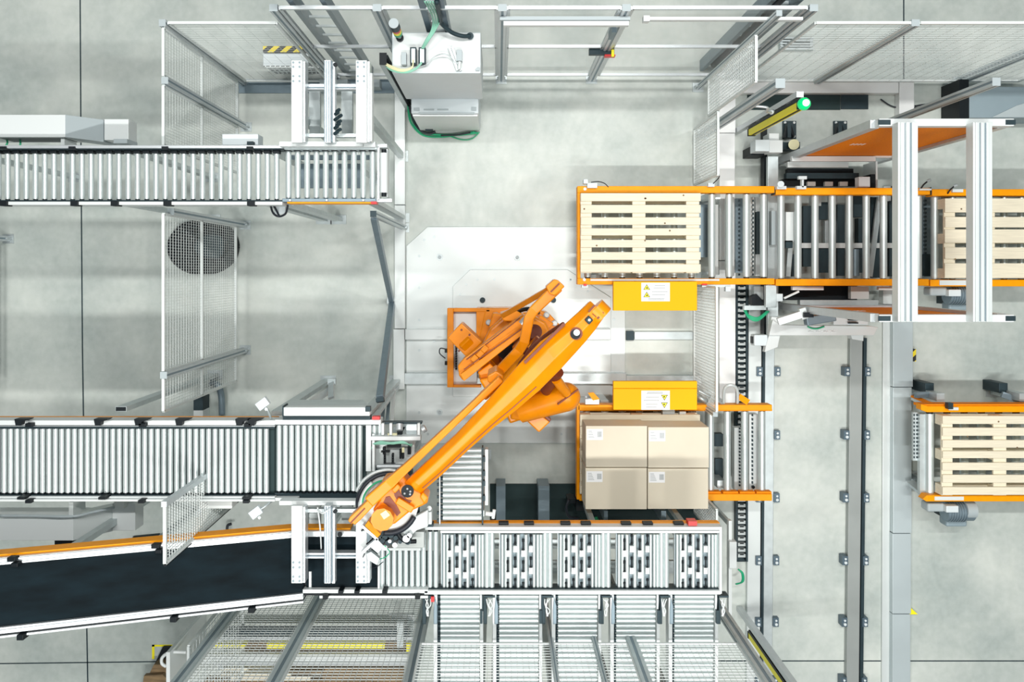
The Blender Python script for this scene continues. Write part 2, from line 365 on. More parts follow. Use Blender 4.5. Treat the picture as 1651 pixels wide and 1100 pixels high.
t = thing('guard_rail', 'thin white upper rail right of the sliding door', 'rail', (xc(1180), YC - .06, 2.35)); MB().box(xc(1044), xc(1300), YC - .075, YC - .05, 2.33, 2.38).build('bar', 'white', t); MB().box(xc(1040), xc(1050), YC - .085, YC - .04, 2.32, 2.385).build('end_block', 'white', t)
# door lock
t = thing('door_lock', 'dark safety lock box with red and yellow handle on guard fence', 'lock', (xc(955), YC + .04, 1.1))
MB().box(.855, 1.09, YC - .06, YC + .0, 1.22, 1.27).build('lock_body', 'dark', t); MB().box(1.0, 1.10, YC - .075, YC - .06, 1.2, 1.27).build('red_handle', 'red', t); MB().box(1.06, 1.085, YC - .085, YC - .02, 1.27, 1.29).build('yellow_tab', 'lemon', t)
# brackets on post 1010
t = thing('hinge_plate', 'blue hinge plate with bolts on the door post', 'bracket', (xc(1000), YC - .05, 1.9)); MB().box(xc(1000) - .02, xc(1000) + .02, YC - .1, YC - .03, 1.9, 2.12).build('plate', 'blue', t)
# right return fence D
XD = 2.12
post('fence_post', 'dark grey aluminium post standing left of the yellow light curtain', 2.24, 1.49, 0, ZC, .07, .07, 'alu')
post('fence_post', 'slim aluminium post beside the big corner guard post', 2.18, 2.0, 0, 2.6, .04, .04, 'alu')
panel('tall mesh panel beside the corner guard post', (XD, 1.93), (XD, 1.56), .7, 2.22, ph=.045, pv=.03, r=.003)
panel('low mesh panel above the upper pallet conveyor', (XD, 1.53), (XD, .93), .1, 1.05, ph=.05, pv=.03, r=.0028)
panel('low mesh panel between the two pallet conveyors', (XD, -.16), (XD, -1.36), .1, 1.0, ph=.05, pv=.03, r=.0028)
panel('small mesh panel hidden below the box pallet line', (XD, -2.32), (XD, -2.6), .1, 1.0, ph=.05, pv=.03, r=.0028)
post('fence_post', 'low white post at the end of the mesh between pallet conveyors', XD, -1.4, 0, .95, .04, .04, 'white', foot=False)
# top right mesh fence
post('fence_post', 'blue-grey post between the two top right mesh panels', (1476 - CX) * 6.8 / F, YB, 0, ZT, .06, .05, 'blue')
panel('mesh panel with fine horizontal wires right of the guard corner', (2.62, YB), (3.40, YB), .12, ZT, ph=.055, pv=.12)
panel('wide mesh panel at the upper right edge of the floor', (3.48, YB), (5.6, YB), .12, ZT, ph=.055, pv=.12)
# bottom fences: plane y=-3.4 left, y=-3.0 right
YL = -3.42; YR = -3.0
for x, lb in [(-2.66, 'dull fence post at the bottom left beside the curved white handle'), (-1.86, 'dull fence post in the middle of the bottom mesh'), (-.73, 'dull fence post left of the outgoing lanes')]:
    post('fence_post', lb, x, YL, 0, 3.3, .09, .05, 'blue')
def tallpanel(lb, x0, x1, y, z0, z1, **k): return panel(lb, (x0, y), (x1, y), z0, z1, **k)
tallpanel('bottom mesh panel between the two left dull posts', -2.6, -1.92, YL, .15, 3.2, ph=.05, pv=.05, r=.003)
tallpanel('bottom mesh panel left of the outgoing roller lanes', -1.8, -.78, YL, .15, 3.2, ph=.05, pv=.05, r=.003)
panel('slanted side mesh panel at the bottom left by the curved handle', (-2.72, -3.3), (-2.72, -4.3), .2, 1.75, ph=.08, pv=.05, r=.003)
for x, lb in [(.43, 'thin light post standing between second and third lane'), (.78, 'thin light post standing over the third lane'), (1.08, 'thick fence post between the third and fourth lane')]:
    post('fence_post', lb, x, YR, 0, 3.3, .07 if x > 1 else .03, .04, 'galv')
post('fence_post', 'thick galvanised fence post right of the last lane', 1.97, YR, 0, 3.3, .08, .05, 'galv')
tallpanel('mesh panel hanging over the roller lanes at the bottom', -.62, 1.04, YR, 2.36, 3.2, ph=.045, pv=.045, r=.0018, fr=.014)
tallpanel('mesh panel hanging over the last two lanes', 1.12, 1.92, YR, 2.36, 3.2, ph=.045, pv=.045, r=.0018, fr=.014)

# ------------------------------------------------------------------ roller conveyors
ZR = 2.3
def roller_x(t, xs, ya, yb, z, r, caps=None, name='roller'):
    """rollers lying along y at pixel columns xs"""
    k = (H - z) / F; first = None
    for px in xs:
        x = (px - CX) * k
        if first is None:
            m_ = MB(); m_.cyl((x, (CY - ya) * k, z - r), (x, (CY - yb) * k, z - r), r, 16)
            if caps:
                m_.mi = 1; m_.cyl((x, (CY - ya) * k + caps, z - r), (x, (CY - ya) * k, z - r), r * .82, 10); m_.cyl((x, (CY - yb) * k, z - r), (x, (CY - yb) * k - caps, z - r), r * .82, 10)
            first = m_.build(name, ['steel', 'black'], t); x0 = x
        else: dup(first, (x - x0, 0, 0), t)
    return first
def roller_y(t, ys, xa, xb, z, r, dz=0, name='roller', capl=.03):
    k = (H - z) / F; first = None
    for i, py in enumerate(ys):
        y = (CY - py) * k
        if first is None:
            m_ = MB(); m_.cyl(((xa - CX) * k, y, z - r), ((xb - CX) * k, y, z - r), r, 16)
            m_.mi = 1; m_.cyl(((xa - CX) * k - capl, y, z - r), ((xa - CX) * k, y, z - r), r * .8, 10)
            first = m_.build(name, ['steel', 'dark'], t); y0 = y
        else: dup(first, (0, y - y0, dz * i), t)
def leg(t, x, y, ztop, w_=.09, d_=.04, mat='galv', cap='black', sub=True):
    o = MB().box(x - w_ / 2, x + w_ / 2, y - d_ / 2, y + d_ / 2, .01, ztop).build('leg', mat, t)
    MB().box(x - w_ / 2 + .004, x + w_ / 2 - .004, y - d_ / 2 + .004, y + d_ / 2 - .004, ztop, ztop + .004).build('cap', cap, o)
    MB().box(x - w_ / 2 - .04, x + w_ / 2 + .04, y - d_ / 2 - .03, y + d_ / 2 + .03, .001, .012).build('foot_plate', 'galv', o)
    return o
def prange(a, b_, st):
    o = []; x = a
    while x <= b_ + .01: o.append(x); x += st
    return o
# upper conveyor, left module
t = thing('roller_conveyor', 'long upper roller conveyor with spaced rollers at the left', 'conveyor', W(230, 284, 0))
xs = prange(-20, 448, 15.0); roller_x(t, xs, 247, 321, ZR, .022, .022)
MB().pbox(-40, 234, 455, 239, ZR + .09, ZR + .03).pbox(-40, 236.5, 455, 241, ZR + .03, ZR - .12).build('side_rail', 'alu', t, .004)
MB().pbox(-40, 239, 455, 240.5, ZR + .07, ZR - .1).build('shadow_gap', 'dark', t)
MB().pbox(-40, 325, 455, 330.5, ZR + .06, ZR - .12).build('side_rail', 'white', t, .004)
MB().pbox(-40, 322.5, 455, 325, ZR + .02, ZR - .12).build('inner_strip', 'dark', t)
dc = None
for x in xs:
    p = W(x, 243.5, ZR + .02)
    if dc is None: dc = MB().box(p.x - .028, p.x + .024, p.y - .018, p.y + .018, ZR - .05, ZR + .02).build('drive_cover', 'black', t, .004); q = p
    else: dup(dc, (p.x - q.x, 0, 0), t)
for x in (4, 118, 183, 268, 403):
    MB().pbox(x - 5, 324, x + 7, 332, ZR + .08, ZR).build('bracket', 'black', t, .003)
for x in (4, 115, 265, 402): MB().pbox(x - 5, 236, x + 6, 240, ZR + .10, ZR + .03).build('bracket', 'black', t, .003)
leg(t, -3.11, .565, 2.24); leg(t, -3.11, 1.02, 2.15, cap='galv'); leg(t, -1.9, 1.02, 2.15, cap='galv'); leg(t, -1.9, .56, 2.15, cap='galv'); leg(t, -4.6, 1.02, 2.15, cap='galv')
# upper conveyor, end module
t = thing('roller_conveyor', 'short end module of upper roller conveyor in front of the white twin beams', 'conveyor', W(535, 284, 0))
xs = prange(464, 602, 15.1); roller_x(t, xs, 244, 319, ZR, .024, .02)
MB().pbox(455, 228, 605, 237, ZR + .1, ZR + .02).build('side_rail', 'white', t, .004); MB().pbox(458, 237, 607, 241, ZR + .06, ZR - .1).build('rail_edge', 'galv', t, .003)
MB().pbox(455, 320, 606, 325.5, ZR + .04, ZR - .12).build('side_rail', 'blue', t, .003); MB().pbox(463, 325.5, 606, 328, ZR + .03, ZR - .1).build('orange_edge', 'orange', t)
for x in (468, 527, 586): p = W(x, 323, ZR + .05); MB().cyl(p, p + Vector((0, 0, .01)), .008, 8).build('screw', 'white', t)
dc = None
for x in xs:
    p = W(x, 241, ZR + .02)
    if dc is None: dc = MB().box(p.x - .03, p.x + .02, p.y - .012, p.y + .012, ZR - .05, ZR + .02).build('drive_cover', 'black', t, .004); q = p
    else: dup(dc, (p.x - q.x, 0, 0), t)
MB().pbox(598, 325, 607, 329, ZR + .06, ZR).build('red_marker', 'red', t)
leg(t, -1.32, 1.0, 2.15, cap='galv'); leg(t, -1.74, .56, 2.15, cap='galv'); leg(t, -1.05, .58, 2.15, cap='galv')
MB().pbox(475, 264, 585, 303, 1.9, 1.86).build('cross_plate', 'blue', t)
MB().pbox(470, 250, 600, 257, 2.1, 2.05).build('cross_beam', 'blue', t)
# motor roller at the end
t = thing('motor_roller', 'single fat white motor roller across the end of the upper conveyor', 'roller', W(619, 280, 0))
p = W(619, 247, ZR + .05); q = W(619, 311, ZR + .05); MB().cyl(p, q, .032, 20).build('barrel', 'white', t)
p1 = W(619, 241, ZR + .05); q1 = W(619, 317, ZR + .05); MB().cyl(p, p1, .02, 12).cyl(q, q1, .02, 12).build('end_cap', 'black', t)
MB().pbox(608, 236, 612, 322, ZR + .02, ZR - .1).pbox(623, 240, 625, 318, ZR + .02, ZR - .1).pbox(608, 232, 624, 238, ZR + .02, ZR - .1).pbox(606, 320, 632, 326, ZR, ZR - .06).build('carrier_bracket', 'alu', t, .003)
# lower conveyor
t = thing('roller_conveyor', 'wide lower roller conveyor with closely packed rollers at the left', 'conveyor', W(220, 742, 0))
xs = prange(-16, 438, 10.33); roller_x(t, xs, 692, 795, ZR, .0215, .028)
MB().pbox(-40, 678, 443, 686, ZR + .05, ZR - .1).build('side_rail', 'white', t, .004)
MB().pbox(-40, 686, 443, 691, ZR + .0, ZR - .1).build('inner_strip', 'dark', t); MB().pbox(-40, 687, 443, 688, ZR + .04, ZR - .05).build('shiny_lip', 'alu', t)
MB().pbox(-40, 676, 443, 678, ZR - .02, ZR - .16).build('orange_edge', 'orange', t)
MB().pbox(-40, 798, 443, 801, ZR + .0, ZR - .1).build('inner_strip', 'dark', t); MB().pbox(-40, 801, 443, 804, ZR + .03, ZR - .1).pbox(-40, 805.5, 443, 809, ZR + .06, ZR - .04).build('side_rail', 'white', t, .003)
for x in (32, 160, 225, 291, 388, 408): 
    m_ = MB().pprism([(x - 9, 676), (x + 14, 676), (x + 12, 678), (x + 3, 680), (x + 2, 686), (x - 7, 686)], ZR + .1, ZR + .02); m_.build('clip', 'black', t)
for x in (45, 228, 398): MB().pbox(x - 5, 683, x + 6, 689, ZR + .1, ZR).build('bracket', 'black', t, .003)
for x in (32, 163, 395): MB().pbox(x - 5, 802, x + 7, 806, ZR + .1, ZR).build('bracket', 'black', t, .003)
for x in (44, 226, 395): MB().pbox(x - 4, 807, x + 6, 812, ZR + .1, ZR).build('bracket', 'black', t, .003)
leg(t, -3.085, -1.13, 2.25); leg(t, -3.1, -1.84, 2.15, cap='galv'); leg(t, -1.85, -1.19, 2.1, cap='galv'); leg(t, -1.85, -1.8, 2.1, cap='galv'); leg(t, -4.6, -1.84, 2.15, cap='galv')
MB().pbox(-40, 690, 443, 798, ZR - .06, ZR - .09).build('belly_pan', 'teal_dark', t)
t = thing('roller_conveyor', 'lower roller conveyor end module reaching the robot gripper', 'conveyor', W(520, 742, 0))
xs = prange(449, 585, 10.05); roller_x(t, xs, 686, 792, ZR, .0215, .02)
MB().pbox(443, 677, 614, 685, ZR + .04, ZR - .1).build('side_rail', 'white', t, .004)
MB().pbox(443, 684.5, 610, 686, ZR, ZR - .1).build('inner_strip', 'dark', t)
MB().pbox(443, 795, 600, 804, ZR - .02, ZR - .1).build('inner_strip', 'dark', t); MB().pbox(443, 803, 480, 808, ZR + .04, ZR - .1).build('side_rail', 'white', t, .003)
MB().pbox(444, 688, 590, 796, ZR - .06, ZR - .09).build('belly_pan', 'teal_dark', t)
MB().pbox(590, 686, 598, 760, ZR + .03, ZR - .08).build('end_plate', 'white', t)
leg(t, -1.1, -1.19, 2.1, cap='galv'); leg(t, -1.1, -1.75, 2.1, cap='galv')
# row of three short rollers after it
roller_x(t, [603, 612], 684, 705, ZR - .01, .02, .01, 'short_roller')
# box mounted above the lower end module
t = thing('scanner_hood', 'long white lid box on the far edge of the lower conveyor end', 'machine cover', W(528, 660, ZR))
MB().pbox(457, 657, 596, 671, ZR + .14, ZR + .06).build('lid', 'white', t, .006); MB().pbox(455, 655, 457, 672, ZR + .14, ZR).pbox(589, 656, 597, 664, ZR + .15, ZR + .1).build('end_cap', 'dark', t)
MB().pbox(456, 671, 597, 677, ZR + .05, ZR - .03).build('under_tray', 'dark', t)
m_ = MB().slab([W(457, 656, 2.4), W(596, 656, 2.4), W(585, 645, 2.0), W(470, 645, 2.0)], (0, 0, -.01)); m_.build('back_sheet', 'galv', t)
t = thing('support_bracket', 'triangular galvanised bracket rising behind the white lid box', 'bracket', W(530, 620, 1.5))
MB().beam(W(500, 650, 2.0), W(534, 628, 1.7), .06, .03).beam(W(534, 618, 1.7), W(534, 642, 1.9), .05, .02).box(*[W(528, 620, 1.7).x, W(541, 620, 1.7).x, W(530, 611, 1.7).y, W(530, 620, 1.7).y], 1.66, 1.7).build('bracket_arm', 'galv', t)
# white twin-beam pushers above and below
def gantry(label, ya, yb, yc, topside):
    t = thing('lift_frame', label, 'lifting frame', W(535, (ya + yb) / 2, 0)); z = ZR + .25
    for x0 in (469.5, 573.5):
        o = MB().pbox(x0, ya, x0 + 18, yb, z, z - .05).build('beam', 'white', t, .004)
        MB().pbox(x0 + 17.5, ya + 2, x0 + 22.5, yb - 1, z - .03, z - .13).build('beam_flange', 'alu', o)
        ys = (ya + 4, ya + 11, ya + 26, ya + 34) if topside else (yb - 4, yb - 11, yb - 26, yb - 34)
        sc = MB()
        for y in ys:
            for x in (x0 + 3.5, x0 + 13.5): p = W(x, y, z); sc.cyl(p, p + Vector((0, 0, .006)), .008, 8)
        sc.build('screw_heads', 'greyblue', o)
    m_ = MB().pbox(523, ya, 533, yb, z, z - .1)
    for x in (524, 528, 531.5): m_.pbox(x, ya, x + 1.2, yb, z + .01, z)
    m_.pbox(535, ya + 3, 540, yb, z - .05, z - .12); o = m_.build('centre_profile', 'alu', t); MB().pbox(522.6, ya + 1, 523.6, yb - 1, z + .004, z).pbox(526, ya + 1, 527.2, yb - 1, z + .004, z).pbox(530, ya + 1, 531, yb - 1, z + .004, z).pbox(533.2, ya + 1, 535, yb - 1, z - .02, z - .05).build('groove', 'blue', o)
    MB().pbox(487, yc - 4, 577, yc + 5, z - .12, z - .2).build('cross_bar', 'alu', t, .003); MB().pbox(487, yc + 1, 577, yc + 2.2, z - .10, z - .12).build('groove', 'blue', t)
    y2 = (yb - 12 if topside else ya + 8); MB().pbox(487, y2 - 3, 577, y2 + 3, z - .12, z - .18).build('cross_bar', 'galv', t, .003)
    for x in (508, 560):
        a_ = W(x, yc + (6 if topside else -6), 2.2); 
        MB().beam(a_, (a_.x * 1.02, a_.y + (-.35 if topside else .45), 2.05), .09, .05).build('stay', 'galv', t)
    MB().pbox(450, (yb - 2 if topside else ya - 8), 585, (yb + 6 if topside else ya - 1), ZR + .14, ZR + .05).build('mounting_rail', 'white', t, .003)
    MB().cyl(W(541, ya + 8, z), W(541, ya + 8, z) + Vector((0, 0, .02)), .016, 12).build('knob', 'black', t)
    return t
t = gantry('white twin-beam lifting frame above the upper conveyor end', 97, 230, 139, True)
MB().pbox(594, 117, 600, 228, ZR + .2, ZR + .1).build('side_tube', 'white', t, .008)
m_ = MB()
for i in range(9): p = W(543 + random.uniform(-4, 6), 180 + i * 4.5, ZR + .2); m_.cyl(p, p + Vector((.03, .01, .03)), .014, 7)
m_.build('valve_cluster', 'dark', t)
leg(t, -1.60, 1.25, 2.3, .06, .06, cap='galv'); leg(t, -1.05, 1.25, 2.3, .06, .06, cap='galv')
t = gantry('white twin-beam lifting frame reaching over the black belt', 816, 941, 896, False)
MB().pbox(522, 934, 540, 937, ZR + .18, ZR + .15).build('stop_pin', 'dark', t)
m_ = MB().tube([W(512, 818, 2.5), W(516, 850, 2.5), W(518, 885, 2.45)], .006).tube([W(530, 822, 2.6), W(520, 828, 2.6), W(512, 822, 2.55)], .006); m_.build('air_hose', 'white', t)

# inclined belt conveyor
def bp(px, py, z): return W(px, py, z)
t = thing('belt_conveyor', 'inclined black belt conveyor crossing the lower left of the hall', 'conveyor', W(240, 940, 0))
xr = -1.577; xl = -4.3; sl = (2.945 - ZR) / (3.66 - 1.577)
def zb(x): return ZR + (xr - x) * sl
def strip_along(mb, y0, y1, dz0, dz1, x0=xl, x1=xr):
    vs = []
    for x in (x0, x1):
        for z in (zb(x) + dz0, zb(x) + dz1):
            for y in (y0, y1): vs.append((x, y, z))
    mb.add(vs, [(0, 1, 3, 2), (4, 6, 7, 5), (0, 4, 5, 1), (2, 3, 7, 6), (0, 2, 6, 4), (1, 5, 7, 3)])
    return mb
strip_along(MB(), -2.15, -2.61, -.06, 0).build('belt', 'belt', t)
strip_along(strip_along(strip_along(MB(), -2.10, -2.15, -.12, .03), -2.105, -2.115, .03, .045), -2.133, -2.143, .03, .04).build('side_rail', 'alu', t)
strip_along(MB(), -2.085, -2.10, -.14, -.01).build('orange_edge', 'orange', t)
strip_along(strip_along(MB(), -2.61, -2.655, -.12, .03), -2.625, -2.632, .03, .04).build('side_rail', 'alu', t)
strip_along(MB(), -2.655, -2.675, -.1, 0).build('black_lip', 'black', t); strip_along(MB(), -2.675, -2.69, -.06, .02).build('outer_rail', 'alu', t)
for x in (-3.55, -2.62):
    MB().box(x - .03, x + .03, -2.09, -2.12, zb(x) + .02, zb(x) + .08).build('bracket', 'black', t, .004); MB().box(x - .0, x + .05, -2.13, -2.16, zb(x) + .02, zb(x) + .08).build('bracket', 'black', t, .004)
for x in (-3.5, -2.5, -1.95): MB().box(x - .03, x + .02, -2.67, -2.71, zb(x) - .02, zb(x) + .06).build('bracket', 'black', t, .004)
leg(t, -3.3, -2.15, zb(-3.3) - .14, .06, .05, cap='galv'); leg(t, -3.3, -2.62, zb(-3.3) - .14, .06, .05, cap='galv'); leg(t, -1.7, -2.2, ZR - .12, .06, .05, cap='galv'); leg(t, -1.7, -2.6, ZR - .12, .06, .05, cap='galv')
t = thing('belt_conveyor', 'short level black belt section under the white twin beams', 'conveyor', W(550, 908, 0))
MB().pbox(494, 866, 611, 950, ZR, ZR - .06).build('belt', 'belt', t); MB().pbox(488, 862, 495, 950, ZR - .02, ZR - .1).build('end_roller', 'black', t)
MB().pbox(498, 922, 502, 950, ZR + .01, ZR - .02).build('seam_strip', 'white', t)
MB().pbox(490, 857, 612, 866, ZR + .04, ZR - .1).build('side_rail', 'alu', t, .003); MB().pbox(490, 852, 565, 857, ZR, ZR - .12).build('orange_edge', 'orange', t)
MB().pbox(488, 951, 690, 957, ZR + .05, ZR - .1).build('side_rail', 'white', t, .003); MB().pbox(488, 957, 690, 960.5, ZR + .02, ZR - .1).build('black_lip', 'black', t); MB().pbox(515, 961, 690, 965, ZR + .02, ZR - .1).build('outer_rail', 'white', t)
MB().pbox(609, 850, 612, 952, ZR + .03, ZR - .05).build('end_strip', 'white', t)
for x in (549, 620, 575): MB().pbox(x - 4, 953, x + 4, 958, ZR + .1, ZR).build('bracket', 'black', t, .003)
MB().cyl(W(548, 862, ZR + .04), W(548, 862, ZR + .1), .02, 12).build('bracket', 'black', t)
for x in (524, 673): MB().pbox(x - 4, 961, x + 4, 967, ZR + .1, ZR).build('bracket', 'black', t, .003)
leg(t, -1.05, -2.6, ZR - .12, .06, .05, cap='galv')

# cross transfer conveyor, z 2.3
t = thing('transfer_conveyor', 'long cross transfer conveyor with five chute switches at the bottom', 'conveyor', W(885, 900, 0))
k = (H - ZR) / F
roller_x(t, [616, 625.5, 635, 644.5, 654, 664], 888, 948, ZR, .0205, .012)
roller_x(t, [673.5, 682.5], 860, 948, ZR, .0205, .012)
roller_x(t, [693, 702.5], 858, 948, ZR, .0205, .012)
U0 = 713; UP = 94.0
first = None
for u in range(5):
    x0 = U0 + UP * u
    if u: roller_x(t, [x0 - 14], 860, 948, ZR, .021, .012)
    roller_x(t, [x0 + 68 + (4 if u else 4)], 860, 948, ZR, .021, .012)
    # switch unit: plate with long slats and small black wheels
    unit = MB().pbox(x0 - 2, 860, x0 + 69, 950, ZR - .055, ZR - .09).build('switch_unit', 'galv', t)
    sl_ = MB()
    for xx in (x0 + 3, x0 + 8.5, x0 + 16, x0 + 28.5, x0 + 41, x0 + 54, x0 + 60, x0 + 65): p = W(xx, 862, ZR - .02); q = W(xx, 949, ZR - .02); sl_.cyl(p, q, .0165 if xx - x0 in (16, 28.5, 41) else .0125, 10)
    sl_.build('slats', 'steel', unit)
    pn = MB().pbox(x0 - 1, 861, x0 + 68, 949, ZR - .045, ZR - .054).build('dark_pan', 'greyblue', unit)
    for j, xx in enumerate((x0 + 11.5, x0 + 23.5, x0 + 36.5, x0 + 48.8)):
        for i in range(3):
            y = 863 + i * 35 + (6 if j % 2 == 0 else 0) - (6 if i == 0 and j % 2 else 0)
            p = W(xx, max(y, 862), ZR - .01); q = W(xx, min(y + 21, 949), ZR - .01); d_ = (q - p); wh = MB()
            wh.cyl(p, q, .0055, 8); wh.cyl(p, p + d_ * .22, .0105, 8); wh.cyl(q - d_ * .22, q, .0105, 8)
            wh.build('black_spool', 'black', unit)
        for i in range(2): y = 887 + i * 35 - (6 if j % 2 else -1); MB().pbox(xx - 3, y, xx + 3.2, y + 10, ZR, ZR - .03).build('belt_piece', 'white', unit)
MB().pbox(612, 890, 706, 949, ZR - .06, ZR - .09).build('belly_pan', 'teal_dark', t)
MB().pbox(672, 850, 1164, 855, ZR + .05, ZR - .1).pbox(710, 856, 1164, 860, ZR + .03, ZR - .08).build('side_rail', 'white', t, .003)
MB().pbox(690, 843, 1160, 848, ZR - .05, ZR - .12).build('orange_edge', 'orange', t)
for x in (812, 853, 912, 945, 1010, 1045, 1095): MB().pbox(x - 8, 843, x + 8, 849, ZR, ZR - .06).build('clip', 'black', t, .003)
MB().pbox(1110, 841, 1124, 848, ZR + .03, ZR - .06).build('red_marker', 'red', t)
MB().pbox(610, 950, 690, 953, ZR + .02, ZR - .1).pbox(684, 953, 1162, 959, ZR + .05, ZR - .1).build('side_rail', 'white', t, .003)
MB().pbox(686, 950, 1162, 952.5, ZR + .02, ZR - .1).build('inner_strip', 'dark', t)
MB().pbox(1160, 850, 1164, 958, ZR + .04, ZR - .1).build('end_plate', 'white', t, .003)
MB().pbox(612, 884, 678, 888, ZR + .04, ZR - .06).build('stop_strip', 'white', t)
for x in (-.4, .9, 1.75):
    leg(t, x, -2.4, ZR - .12, .05, .05, cap='galv')
for x in (-.5, 1.75): leg(t, x, -2.58, ZR - .12, .05, .05, cap='galv')
MB().pbox(780, 870, 1160, 885, 1.4, 1.36).pbox(780, 905, 1160, 925, 1.4, 1.36).build('cable_tray', 'galv', t)
for x in (-.2, 1.5): MB().box(x - .02, x + .02, -2.62, -2.36, 1.3, 1.36).build('tray_arm', 'galv', t)
# outgoing lanes
xl0 = [(710, 773), (805, 868), (900, 963), (994, 1057), (1088, 1152)]
nm = ['first outgoing roller lane, next to the dull fence post', 'second outgoing roller lane from the belt side', 'middle one of the five outgoing roller lanes', 'fourth outgoing roller lane beside the thick fence post', 'last outgoing roller lane, next to the energy chain side']
lane = None
for i, (xa, xb) in enumerate(xl0):
    if lane is None:
        t = thing('roller_lane', nm[i], 'conveyor', W(740, 1030, 0)); z = ZR - .02
        roller_y(t, prange(963.5, 1135, 8.0), xa, xb, z, .0185, dz=-.0012)
        MB().pbox(xa - 11, 959, xa - 5, 1140, z + .02, z - .1).build('side_rail', 'white', t, .003); MB().pbox(xa - 5.2, 959, xa - 4, 1140, z, z - .1).pbox(xa - 3.5, 959, xa - .5, 1140, z - .03, z - .1).build('inner_strip', 'dark', t)
        MB().pbox(xb + 1, 959, xb + 6, 1140, z + .02, z - .1).build('side_rail', 'white', t, .003)
        MB().pbox(xb + 1, 985, xb + 5, 1006, z + .05, z - .05).pbox(xb + 4, 960, xb + 6, 986, z + .03, z - .02).build('motor_mount', 'dark', t)
        a_ = W(xa, 1120, 0); leg(t, W(xa - 8, 1130, z).x, W(0, 1130, z).y, z - .1, .05, .05, cap='galv'); leg(t, W(xb + 3, 1130, z).x, W(0, 1130, z).y, z - .1, .05, .05, cap='galv')
        lane = t
    else:
        dup_tree(lane, ((xa - 710) * (H - ZR + .02) / F, 0, 0), nm[i])
# drive clusters between the lanes
lbs = ['left of the first outgoing lane', 'between the first and second outgoing lanes', 'between the second and middle outgoing lanes', 'between the middle and fourth outgoing lanes', 'between the fourth and last outgoing lanes', 'right of the last outgoing lane']
for i in range(6):
    x0 = 690 + i * 94.2 + (4 if i else 0)
    t = thing('lane_drive', 'small dark lane drive with white cables ' + lbs[i], 'drive unit', W(x0, 985, ZR - .1))
    z = ZR + .01
    MB().pprism([(x0 - 8, 963), (x0 - 5, 962), (x0 - 3, 990), (x0 - 3, 1007), (x0 - 9, 1007), (x0 - 9, 980)], z, z - .12).build('motor', 'dark', t, .004)
    if i < 5: MB().pprism([(x0 + 11, 962), (x0 + 9, 985), (x0 + 9, 1007), (x0 + 15, 1007), (x0 + 15, 978)], z, z - .12).build('side_bracket', 'blue', t, .004)
    MB().pbox(x0 - 8, 961, x0 + 10, 964, z, z - .1).build('cross_bracket', 'dark', t)
    m_ = MB()
    for j in range(3): m_.tube([W(x0 - 4 + j * 4, 966, z), W(x0 + random.uniform(-4, 6), 976, z + .02), W(x0 + random.uniform(-3, 5), 985, z), W(x0 - 1 + j, 994, z)], .005, 6)
    m_.build('cable', 'white', t)
    if i == 0: MB().pbox(x0 + 5, 963, x0 + 10, 971, z + .02, z).build('red_button', 'red', t)
# short feeder lane behind the cross conveyor
t = thing('roller_lane', 'short roller lane under the orange arm leading into the cross conveyor', 'conveyor', W(745, 785, 0))
roller_y(t, prange(727, 845, 9.1), 714, 776, ZR, .0205, capl=.02)
MB().pbox(777, 722, 779, 850, ZR, ZR - .1).build('inner_strip', 'dark', t); MB().pbox(782, 725, 787, 815, ZR + .02, ZR - .08).pbox(708, 760, 710, 850, ZR, ZR - .1).build('side_rail', 'white', t, .002)
m_ = MB()
for y in (737, 760, 776, 800): m_.pbox(779, y, 782.5, y + 8, ZR + .03, ZR - .03)
for y in (770, 780, 790, 800, 812, 826, 838): m_.pbox(704.5, y, 708, y + 4, ZR, ZR - .03)
m_.build('clips', 'dark', t)
leg(t, -.41, -2.0, ZR - .1, .05, .05, cap='galv'); leg(t, -.14, -2.0, ZR - .1, .05, .05, cap='galv')
t = thing('light_sensor', 'white barrel sensor on a stalk beside the short roller lane', 'sensor', W(793, 830, ZR))
MB().cyl(W(783, 828, ZR + .03), W(797, 830, ZR + .03), .018, 12).cyl(W(797, 822, ZR + .03), W(795, 836, ZR + .03), .014, 10).build('housing', 'white', t)
t = thing('stop_cylinder', 'small white stop cylinder standing left of short roller lane', 'cylinder', W(692, 830, ZR))
MB().pbox(689, 826, 696, 846, ZR + .08, ZR - .05).cyl(W(692, 820, ZR), W(692, 820, ZR + .12), .02, 12).build('body', 'white', t, .004); MB().pbox(687, 846, 698, 850, ZR + .05, ZR - .05).build('bracket', 'dark', t)

# ------------------------------------------------------------------ pallet conveyors
ZP = .66
def rail_bar(t, x0, x1, y0, y1, z=ZP, h=.14, name='side_rail', mat='orange', flange=None):
    m_ = MB().pbox(x0, y0, x1, y1, z, z - h)
    return m_.build(name, mat, t, .006)
def proller(t, xs, ya, yb, z=.60, r=.036):
    return roller_x(t, xs, ya, yb, z, r, .02)
def plegs(t, xs, ys, z=.5):
    for x in xs:
        for y in ys:
            m_ = MB().box(x - .04, x + .04, y - .04, y + .04, .012, z).box(x - .08, x + .08, y - .07, y + .07, .001, .012); m_.build('leg', 'galv', t)
pc1 = t = thing('pallet_conveyor', 'orange framed pallet roller conveyor holding the empty pallet left of the transfer car', 'conveyor', W(1090, 380, 0))
rail_bar(t, 931, 1249, 300, 311); rail_bar(t, 931, 1249, 449, 459)
rail_bar(t, 931, 936, 311, 449, name='end_rail')
MB().pbox(952, 450, 1160, 453, ZP + .02, ZP).build('white_guide_strip', 'white', t)
proller(t, [948, 976, 1004, 1032, 1060, 1088, 1116, 1149, 1177, 1205, 1233], 313, 447)
for x, y in [(943, 305), (942, 451)]: p = W(x, y, ZP); MB().cyl(p, p + Vector((0, 0, .012)), .016, 12).build('bolt', 'white', t)
